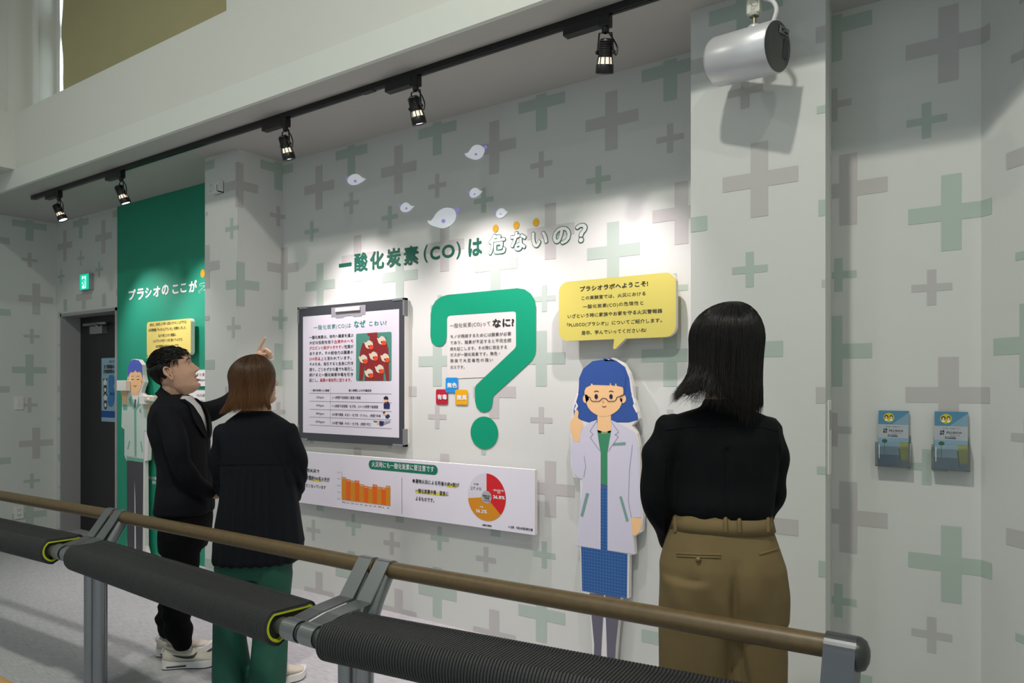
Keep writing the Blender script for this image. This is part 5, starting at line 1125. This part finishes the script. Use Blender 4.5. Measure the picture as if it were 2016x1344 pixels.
    hands = [limb([D_(1320, 1066, d+.13), D_(1335, 1095, d+.15)], [.026, .024]), limb([D_(1490, 1045, d+.16), D_(1478, 1080, d+.17)], [.026, .024])]
    body = remesh([core, nk]+lg+arms+hands, .009, 4); hd = xform(head_mb(ears=False), HM); b2 = MBjoin(body, hd); b2.build('body', SKINM, t)
    face_parts(t, HM, mat('hair_black_plain', (.01, .009, .009), rough=.5))
    # face mask
    q = MB(); vs = []
    for i in range(9):
        z = -.100+.075*i/8
        for k in range(13):
            a = -1.15+2.3*k/12; vs.append(HM @ Vector((.072*math.sin(a), .012+(.100+.012*math.cos(i/8*PI-PI/2))*math.cos(a)*.98, z)))
    q.add(vs, [(i*13+k, i*13+k+1, (i+1)*13+k+1, (i+1)*13+k) for i in range(8) for k in range(12)], 0, True); MW = mat('mask_white', (.72, .72, .78), rough=.8)
    q.build('face_mask', MW, t); q = MB()
    for s in (-1, 1):
        for z0, z1 in ((-.03, .012), (-.088, -.022)): q.tube([HM @ Vector((s*.068, .055, z0)), HM @ Vector((s*.079, .02, (z0+z1)/2)), HM @ Vector((s*.083, -.006, z1))], .0022, 6)
    q.build('mask_strap', MW, t)
    HB = vmat_hair('hair_black', (.004, .0038, .0045), (.022, .015, .012), .32)
    def flare(th, s):
        th = (th+PI) % (2*PI)-PI; left = math.exp(-((th+1.75)/.55)**2); right = math.exp(-((th-2.3)/.8)**2)
        return -.04*math.sin(s*PI)+left*(.95*max(0, s-.42)**1.7*2.2)-.02*right*s+.03*s
    long_hair(HM, t, HB, .101, .116, .108, .035, .172, 1.15, flare, N=5000, r0=.0012, tint=(.0, .35), bottom=lambda th: -.012*math.cos(th*1)+.045*math.exp(-((abs((th+PI) % (2*PI)-PI)-PI)/.6)**2)+random.uniform(-.015, .018), jitter=.08, part=(.02, -.01))
    # shoes (below the frame)
    for x in (1368, 1480):
        h = D_(x, 1725, d); h.z = 0; shoe('shoe', h-FW*.07, FW*1+RT*(.15 if x > 1400 else -.1), t, mat('dark_shoe', (.03, .028, .025), rough=.4), MATS['print_black'], .25, laces=False)
def MBjoin(*mbs):
    o = MB()
    for m in mbs:
        k = len(o.v); o.v += list(m.v); o.f += [tuple(k+i for i in f) for f in m.f]; o.m += m.m; o.sm += m.sm
    return o
woman_khaki()
# ================================================================ woman in green trousers (centre left)
def woman_green():
    d = 3.62; S = (RT*.98+FW*.16).normalized(); Fv = UP.cross(S).normalized()
    root = D_(500, 758, d); root.z = 0
    t = thing('person', 'standing woman with reddish-brown bob, dark pleated blouse and green trousers', 'person', root)
    NV = mat('navy_blouse', (.004, .0055, .009), rough=.85, spec=.2, noise_scale=30, noise_amt=.2, bump=.1, bump_scale=600)
    GR = mat('green_cloth', (.004, .072, .046), rough=.75, noise_scale=25, noise_amt=.12, bump=.15, bump_scale=800)
    T = lambda x, y, hw, hd, dd=0: (D_(x, y, d+dd), hw, hd)
    torso = ringloft([T(503, 806, .06, .055), T(504, 818, .105, .07), T(506, 830, .150, .085), T(508, 850, .170, .10), T(508, 890, .175, .11), T(509, 930, .175, .112), T(509, 980, .185, .125), T(510, 1030, .205, .140), T(511, 1065, .217, .150), T(507, 1098, .212, .148, .0), T(505, 1104, .200, .135)], S, Fv)
    ra = limb([D_(568, 848, d), D_(581, 890, d+.02), D_(584, 935, d+.06), D_(572, 975, d+.17), D_(545, 990, d+.26)], [.052, .054, .055, .050, .036])
    la = limb([D_(444, 848, d), D_(434, 895, d+.02), D_(436, 940, d+.06), D_(452, 975, d+.17), D_(480, 990, d+.26)], [.052, .052, .052, .048, .036])
    tipw = limb([D_(576, 1000, d+.02), D_(583, 1035, d+.03), D_(589, 1058, d+.02)], [.016, .022, .020])
    def fn(p, n):
        a = (p-D_(508, 900, d)).dot(S); z = p.z; f = fold(p, (7, 7, 3), .006, 5)
        if z < 1.09 and abs(a) < .26:
            k = min(1, (1.09-z)/.05); w_ = 1+(1.09-z)*.7; ph = (a/w_+.01)/.0335; tri = abs((ph % 1)-.5)*2
            f += .011*k*(tri-.5)*(1-.3*k)
        if abs(z-1.093) < .006 and abs(a) < .17: f -= .0025
        if abs(a) > .15 and z > 1.0: f += .005*math.sin(z*38+a*40)
        if z < 1.07 and abs(a) < .3 and .60 < z: f += .003*noise.noise(Vector((a*30, 0, z*2)))
        return f
    sh = remesh([torso, ra, la, tipw], .0065, 4, fn); sh.build('blouse', NV, t); bv = bvh_of(sh)
    px_strip(t, 'yoke_seam', bv, [(428, 915), (470, 913), (520, 912), (548, 915)], .0022, NV)
    px_strip(t, 'sleeve_seam', bv, [(527, 845), (540, 880), (556, 915), (572, 960)], .002, NV)
    pel = ringloft([T(503, 1040, .15, .11), T(500, 1085, .175, .118), T(499, 1115, .182, .118), T(500, 1135, .17, .10)], S, Fv)
    L1 = ringloft([T(463, 1085, .085, .10), T(461, 1130, .092, .10), T(453, 1200, .080, .088), T(452, 1260, .080, .088), T(455, 1310, .092, .10), T(457, 1337, .098, .105)], S, Fv, ex=2.0)
    L2 = ringloft([T(535, 1085, .085, .10), T(537, 1130, .092, .10), T(533, 1200, .086, .09), T(531, 1260, .086, .09), T(528, 1310, .09, .10, -.03), T(525, 1350, .092, .105, -.05)], S, Fv, ex=2.0)
    def fn2(p, n): a = (p-D_(500, 900, d)).dot(S); return fold(p, (9, 9, 2), .009, 21)+.003*math.sin(a*70+p.z*9)*max(0, .7-p.z)
    tr_ = remesh([pel, L1, L2], .007, 4, fn2); tr_.build('trousers', GR, t)
    HM = frame(D_(502, 752, d+.0), FW*math.cos(math.radians(54))+RT*math.sin(math.radians(54))+UP*.10, UP, 1.0)
    core = ringloft([T(503, 795, .052, .052), T(505, 830, .10, .06), T(508, 900, .13, .08), T(508, 1000, .12, .08), T(502, 1090, .14, .09)], S, Fv)
    nk = limb([HM @ Vector((0, -.012, -.06)), D_(501, 800, d), D_(503, 820, d)], [.050, .048, .054])
    lg = [limb([D_(x, 1090, d), D_(x-3, 1200, d), D_(x-4, 1322, d+.0)], [.078, .055, .036]) for x in (465, 534)]
    arms = [limb([D_(566, 850, d), D_(580, 935, d+.06), D_(545, 990, d+.26)], [.038, .034, .024]), limb([D_(446, 850, d), D_(438, 940, d+.06), D_(480, 990, d+.26)], [.038, .034, .024]), limb([D_(545, 990, d+.26), D_(520, 992, d+.28)], [.026, .024]), limb([D_(480, 990, d+.26), D_(505, 992, d+.28)], [.026, .024])]
    body = remesh([core, nk]+lg+arms, .009, 4); hd = xform(head_mb(ears=False), HM); MBjoin(body, hd).build('body', SKINM, t)
    HBR = vmat_hair('hair_brown', (.028, .012, .005), (.19, .082, .026), .36)
    face_parts(t, HM, mat('brow_brown', (.05, .025, .012), rough=.6))
    def flare(th, s):
        th = (th+PI) % (2*PI)-PI; lf = math.exp(-((th+2.6)/.7)**2)+math.exp(-((th-PI*2+2.6)/.7)**2)
        return .02*s-.05*math.sin(s*PI)+.14*s**3+lf*.34*s**2.4
    long_hair(HM, t, HBR, .093, .110, .104, .030, .160, 1.20, flare, N=5200, r0=.0014, tint=(.05, .7), bottom=lambda th: random.uniform(-.008, .007), jitter=.06, part=(.0, .02))
    h = D_(452, 1350, d); h.z = 0; sm = mat('shoe_pale', (.60, .55, .46), rough=.7)
    shoe('shoe', h-FW*.06-RT*.01, FW*.55+RT*.6, t, sm, WSOLE, .245)
    h = D_(528, 1352, d-.03); h.z = 0; shoe('shoe', h-RT*.04, FW*.75+RT*.75, t, sm, WSOLE, .245)
woman_green()
# ================================================================ man in a dark jacket
def man():
    d = 3.85; ang = math.radians(-2); Fv = (RT*math.cos(ang)-FW*math.sin(ang)).normalized(); S = Fv.cross(UP).normalized()   # S: his right, towards the viewer
    root = D_(362, 758, d); root.z = 0
    t = thing('person', 'smiling man in dark jacket and white t-shirt, pointing up at the wall', 'person', root)
    JKT = mat('navy_jacket', (.0045, .005, .008), rough=.85, spec=.2, noise_scale=30, noise_amt=.2, bump=.12, bump_scale=500)
    TRS = mat('black_trousers', (.003, .003, .004), rough=.9, spec=.15, noise_scale=20, noise_amt=.15, bump=.1, bump_scale=500)
    TEE = mat('white_tee', (.66, .64, .66), rough=.85, bump=.05)
    T = lambda x, y, hw, hd, dd=0: (D_(x, y, d+dd), hw, hd)
    rings = [T(345, 776, .075, .075), T(348, 788, .125, .088), T(350, 800, .175, .105), T(351, 820, .195, .125), T(353, 850, .19, .135), T(359, 885, .175, .125), T(364, 915, .168, .118), T(365, 950, .172, .122), T(364, 985, .182, .132), T(363, 1004, .185, .136), T(363, 1009, .175, .126)]
    torso = ringloft(rings, S, Fv)
    sR = D_(350, 812, d)+S*.150; sL = D_(352, 808, d)-S*.150
    na = limb([sR, D_(345, 862, d-.20), D_(358, 915, d-.20), D_(385, 950, d-.14), D_(412, 968, d-.05)], [.060, .056, .052, .046, .036])
    fa = limb([sL, D_(405, 812, d+.19), D_(452, 792, d+.28), D_(482, 760, d+.34), D_(503, 722, d+.38)], [.062, .054, .048, .042, .034])
    fa2 = None
    zV = D_(0, 862, d).z
    def vloc(p):
        c = D_(356, p.z and (HY-(p.z-EYE)/d*F), d); q = p-c; return q.dot(S), q.dot(Fv)
    def fn(p, n):
        a, b = vloc(p); f = fold(p, (9, 9, 4), .008, 31)
        if p.z < zV and b > .05: f -= .004*math.exp(-(a/.01)**2)
        f += .003*math.sin(p.z*40+a*20)*(1 if abs(a) > .15 else .3); return f
    sh = remesh([torso, na, fa], .0065, 4, fn); bt0 = bvh_of(sh)
    # V opening of the jacket
    keep = []; zN = D_(0, 772, d).z
    for f in sh.f:
        c = sum((Vector(sh.v[i]) for i in f), Vector())/len(f); a, b = vloc(c); w_ = .012+.085*max(0, (c.z-zV)/(zN-zV))
        cutv = c.z > zV and b > .03 and abs(a) < w_
        if not cutv: keep.append(f)
    sh.f = keep; sh.m = [0]*len(keep); sh.sm = [True]*len(keep); jo = sh.build('jacket', JKT, t)
    tee = ringloft([(D_(347, 779, d), .078, .080)]+[(c, hw-.012, hd-.006) for c, hw, hd in [r[:3] for r in rings[1:9]]], S, Fv); tee = remesh(tee, .008, 3); tee.build('t_shirt', TEE, t)
    nc = D_(348, 782, d); q = MB(); q.tube([nc+S*(.066*math.cos(a))+Fv*(.070*math.sin(a)+.006)+UP*(-.026*math.sin(a)-.006) for a in np.linspace(0, 2*PI, 28)], .008, 8); q.build('neckline', TEE, t)
    for sg in (-1, 1):                                       # lapels
        P = []
        for k in range(15):
            u = k/14; z = zV+(zN-zV)*u*.90; w_ = .014+.078*u; c = D_(356, HY-(z-EYE)/d*F, d); o_ = []
            for e in (0, .012+.045*math.sin(min(1, u*1.25)*PI)**.8):
                src = c+S*sg*(w_+e)+Fv*.4; h = bt0.ray_cast(src, -Fv); o_.append(h[0]+Fv*.008 if h[0] is not None and (h[0]-src).length < .42 else (P[-1][len(o_)]+UP*.006 if P else c+S*sg*(w_+e)+Fv*.1))
            P.append(o_)
        q = MB(); vs = [p for r_ in P for p in r_]; n_ = len(P); fs = [(i*2, i*2+1, i*2+3, i*2+2) for i in range(n_-1)]; q.add(vs, fs, 0, True); q.add([v+Fv*.006 for v in vs], fs, 0, True); q.tube([r_[0]+Fv*.004 for r_ in P], .005, 6); q.tube([r_[1]+Fv*.004 for r_ in P], .0035, 6); q.build('lapel', JKT, jo)
    Cn = D_(345, 768, d); up_e = []; lo_e = []; q = MB()
    for a in np.linspace(-2.45, 2.45, 36):
        z_ = .024-.050*(1-math.cos(a)); up_e.append(Cn+S*(.066*math.sin(a))-Fv*(.074*math.cos(a)-.006)+UP*z_); lo_e.append(Cn+S*(.100*math.sin(a))-Fv*(.098*math.cos(a)-.006)+UP*(z_-.036))
    for k_ in range(35): q.add([up_e[k_], up_e[k_+1], lo_e[k_+1], lo_e[k_]], [(0, 1, 2, 3)], 0, True)
    inr = [p-(p-Cn).normalized()*.006-UP*.045 for p in up_e]
    for k_ in range(35): q.add([up_e[k_], up_e[k_+1], inr[k_+1], inr[k_]], [(3, 2, 1, 0)], 0, True)
    q.tube(up_e, .004, 8); q.tube(lo_e, .0028, 8); q.build('collar', JKT, jo)
    h = D_(415, 866, d-.1); hh = bt0.find_nearest(h)[0]; q = MB(); q.lathe([(0, .006), (.009, .005), (.010, 0)], hh, (hh-h), 14); q.build('button', MATS['print_black'], jo)
    # trousers
    pel = ringloft([T(364, 990, .165, .120), T(365, 1020, .168, .120), T(364, 1050, .165, .118), T(362, 1080, .15, .105)], S, Fv)
    n1 = D_(362, 1040, d)+S*.08; f1 = D_(362, 1040, d)-S*.08
    nl = limb([n1, D_(359, 1110, d-.04), D_(348, 1185, d-.03), D_(352, 1232, d-.02), D_(358, 1262, d-.02)], [.098, .088, .074, .070, .055])
    fl = limb([f1, D_(352, 1110, d+.13), D_(341, 1180, d+.16), D_(332, 1218, d+.18), D_(334, 1240, d+.18)], [.095, .085, .070, .062, .055])
    tr_ = remesh([pel, nl, fl], .007, 4, lambda p, n: fold(p, (10, 10, 6), .010, 41)+.006*math.sin(p.z*75+5*noise.noise(p*6))*math.exp(-((p.z-.2)/.14)**2)); tr_.build('trousers', TRS, t)
    # head
    HM = frame(D_(341, 733, d-.02), RT*.95+FW*.31+UP*.34, UP, 1.10)
    core = ringloft([T(347, 790, .06, .06), T(351, 820, .14, .09), T(356, 880, .13, .09), T(363, 960, .13, .09), T(363, 1040, .13, .09)], S, Fv)
    nk = limb([HM @ Vector((0, -.015, -.055)), D_(343, 775, d), D_(348, 800, d)], [.058, .058, .064])
    lg = [limb([n1, D_(350, 1185, d-.03), D_(358, 1262, d-.02)], [.08, .055, .034]), limb([f1, D_(341, 1180, d+.16), D_(334, 1240, d+.18)], [.08, .055, .034])]
    arms = [limb([sR, D_(345, 862, d-.20), D_(358, 915, d-.20), D_(385, 950, d-.14), D_(412, 968, d-.05)], [.03, .035, .034, .03, .026]), limb([sL, D_(405, 812, d+.19), D_(452, 792, d+.28), D_(482, 760, d+.34), D_(503, 722, d+.38)], [.03, .034, .034, .03, .026]), limb([D_(412, 968, d-.05), D_(428, 974, d-.03)], [.028, .024])]
    body = remesh([core, nk]+lg+arms, .009, 4); hd = head_mb(1.0, 1.1); hd.v = [tuple(squash(v, .86, .84)) for v in hd.v]; xform(hd, HM)
    # pointing hand
    dh = d+.38; H = lambda x, y, k=0: D_(x, y, dh+k)
    fin = [limb([H(505, 722), H(509, 708), H(515, 698)], [.026, .030, .030]), limb([H(520, 702), H(524, 700)], [.026, .022]),
           limb([H(508, 698), H(512, 684), H(517, 674), H(522, 665.5)], [.0105, .0095, .0085, .0072], 4, 12),
           limb([H(517, 694, -.01), H(522, 688, -.025), H(527, 691, -.035), H(524, 697, -.03)], [.0105, .010, .009, .008], 4, 12),
           limb([H(523, 696, -.01), H(528, 691, -.025), H(532, 695, -.035), H(529, 700, -.03)], [.010, .0095, .009, .008], 4, 12),
           limb([H(527, 700, -.01), H(532, 696, -.02), H(535, 701, -.03), H(531, 705, -.03)], [.0095, .009, .008, .0075], 4, 12),
           limb([H(509, 708, -.02), H(514, 700, -.04), H(521, 697, -.05)], [.012, .011, .009], 4, 12)]
    hand = remesh(fin, .0035, 3); MBjoin(body, hd, hand).build('body', SKINM, t)
    q = MB(); q.tube([HM @ Vector((x, .078-abs(x)*.35, -.0565+.004*(x/.02)**2)) for x in np.linspace(-.018, .018, 9)], [.002, .004, .005, .0055, .0055, .0055, .005, .004, .002], 8); q.build('teeth', mat('teeth', (.75, .73, .68), rough=.3), t)
    for z_, r_ in ((-.0465, .0032), (-.0715, .0040)):
        q = MB(); q.tube([HM @ Vector((x, .0965-(abs(x)/.024)**2*.014, z_+(.004 if z_ > -.05 else .018)*(x/.027)**2)) for x in np.linspace(-.027, .027, 11)], [.0015]+[r_*k for k in (.6, .85, 1, 1, 1, 1, 1, .85, .6)]+[.0015], 8); q.build('lip', LIP, t)
    HBK = vmat_hair('hair_short_black', (.004, .004, .004), (.018, .014, .011), .4)
    face_parts(t, HM, mat('hair_black_plain', (.01, .009, .009), rough=.5), squint=.45)
    # short hair: tufts over the skull
    paths = []; C = Vector((0, -.012, .035))
    for i in range(5200):
        az = random.uniform(-PI, PI); el = math.asin(random.uniform(-.98, 1)); dv = Vector((math.cos(el)*math.sin(az), math.cos(el)*math.cos(az), math.sin(el)))
        p = C+Vector((dv.x*.077, dv.y*.098, dv.z*.092)); fr = abs((az+PI) % (2*PI)-PI)
        if fr < .95 and p.z < .072: continue
        if fr < 1.55 and p.z < .052-.03*(fr-.95): continue
        if 1.3 < fr < 1.75 and p.z < .030-.05*max(0, 1.42-fr)*8*.1: continue
        if fr > 1.75 and p.z < -.062+.02*(PI-fr): continue
        ln = (.034 if p.z > .05 else (.020 if p.z > .0 else .010))*random.uniform(.7, 1.1)
        comb = Vector((.45*math.sin(p.x*30)+random.uniform(-.25, .25), 1, 0)) if p.z > .052 else Vector((0, -.25+random.uniform(-.15, .15), -1))
        comb -= dv*comb.dot(dv); comb.normalize(); clump = noise.noise(Vector((dv.x*9, dv.y*9, dv.z*9+4))); lift = .004+(.007+.010*clump)*min(1, max(0, (p.z-.02)/.05))*(1.0 if p.y > -.03 else .6)
        Pq = []
        for u in (0, .25, .5, .75, 1):
            e_ = p+comb*ln*1.15*u-C; q_ = Vector((e_.x/.0785, e_.y/.0995, e_.z/.0945)).normalized(); g_ = Vector((q_.x*.0785, q_.y*.0995, q_.z*.0945)); Pq.append(HM @ squash(C+g_+q_*(lift*math.sin(min(1, u*1.15)*PI*.62)+.001), .86, .84))
        paths.append(Pq)
    strands(paths, .0019, 'hair', HBK, t, (.1, .5))
    q = MB(); vs = []; na_, nz = 44, 14
    for i in range(nz+1):
        for k in range(na_+1):
            az = -PI+2*PI*k/na_; fr = abs(az); lo = .088 if fr < .8 else (.088+(fr-.8)/.5*(.045-.088) if fr < 1.3 else (.045 if fr < 1.5 else max(-.058, .045-(fr-1.5)/.40*.103)))
            zmin = (lo-.035)/.104; el0 = math.asin(max(-1, min(1, zmin))); el = el0+(PI/2-el0)*i/nz; vs.append(HM @ squash(C+Vector((math.cos(el)*math.sin(az)*.0795, math.cos(el)*math.cos(az)*.1005, math.sin(el)*.096)), .86, .84))
    q.add(vs, [(i*(na_+1)+k, i*(na_+1)+k+1, (i+1)*(na_+1)+k+1, (i+1)*(na_+1)+k) for i in range(nz) for k in range(na_)], 0, True); o = q.build('hair_base', HBK, t); at = o.data.attributes.new('tint', 'FLOAT', 'POINT'); at.data.foreach_set('value', np.zeros(len(vs), dtype=np.float32))
    fdir = RT*.97+FW*.22
    h = D_(320, 1316, d); h.z = 0; shoe('shoe', h, fdir, t, CREAM, WSOLE, .290, logo=True, side=1)
    h = D_(308, 1286, d+.18); h.z = 0; shoe('shoe', h, RT*.96+FW*.30, t, CREAM, WSOLE, .290, logo=False, side=1)
man()
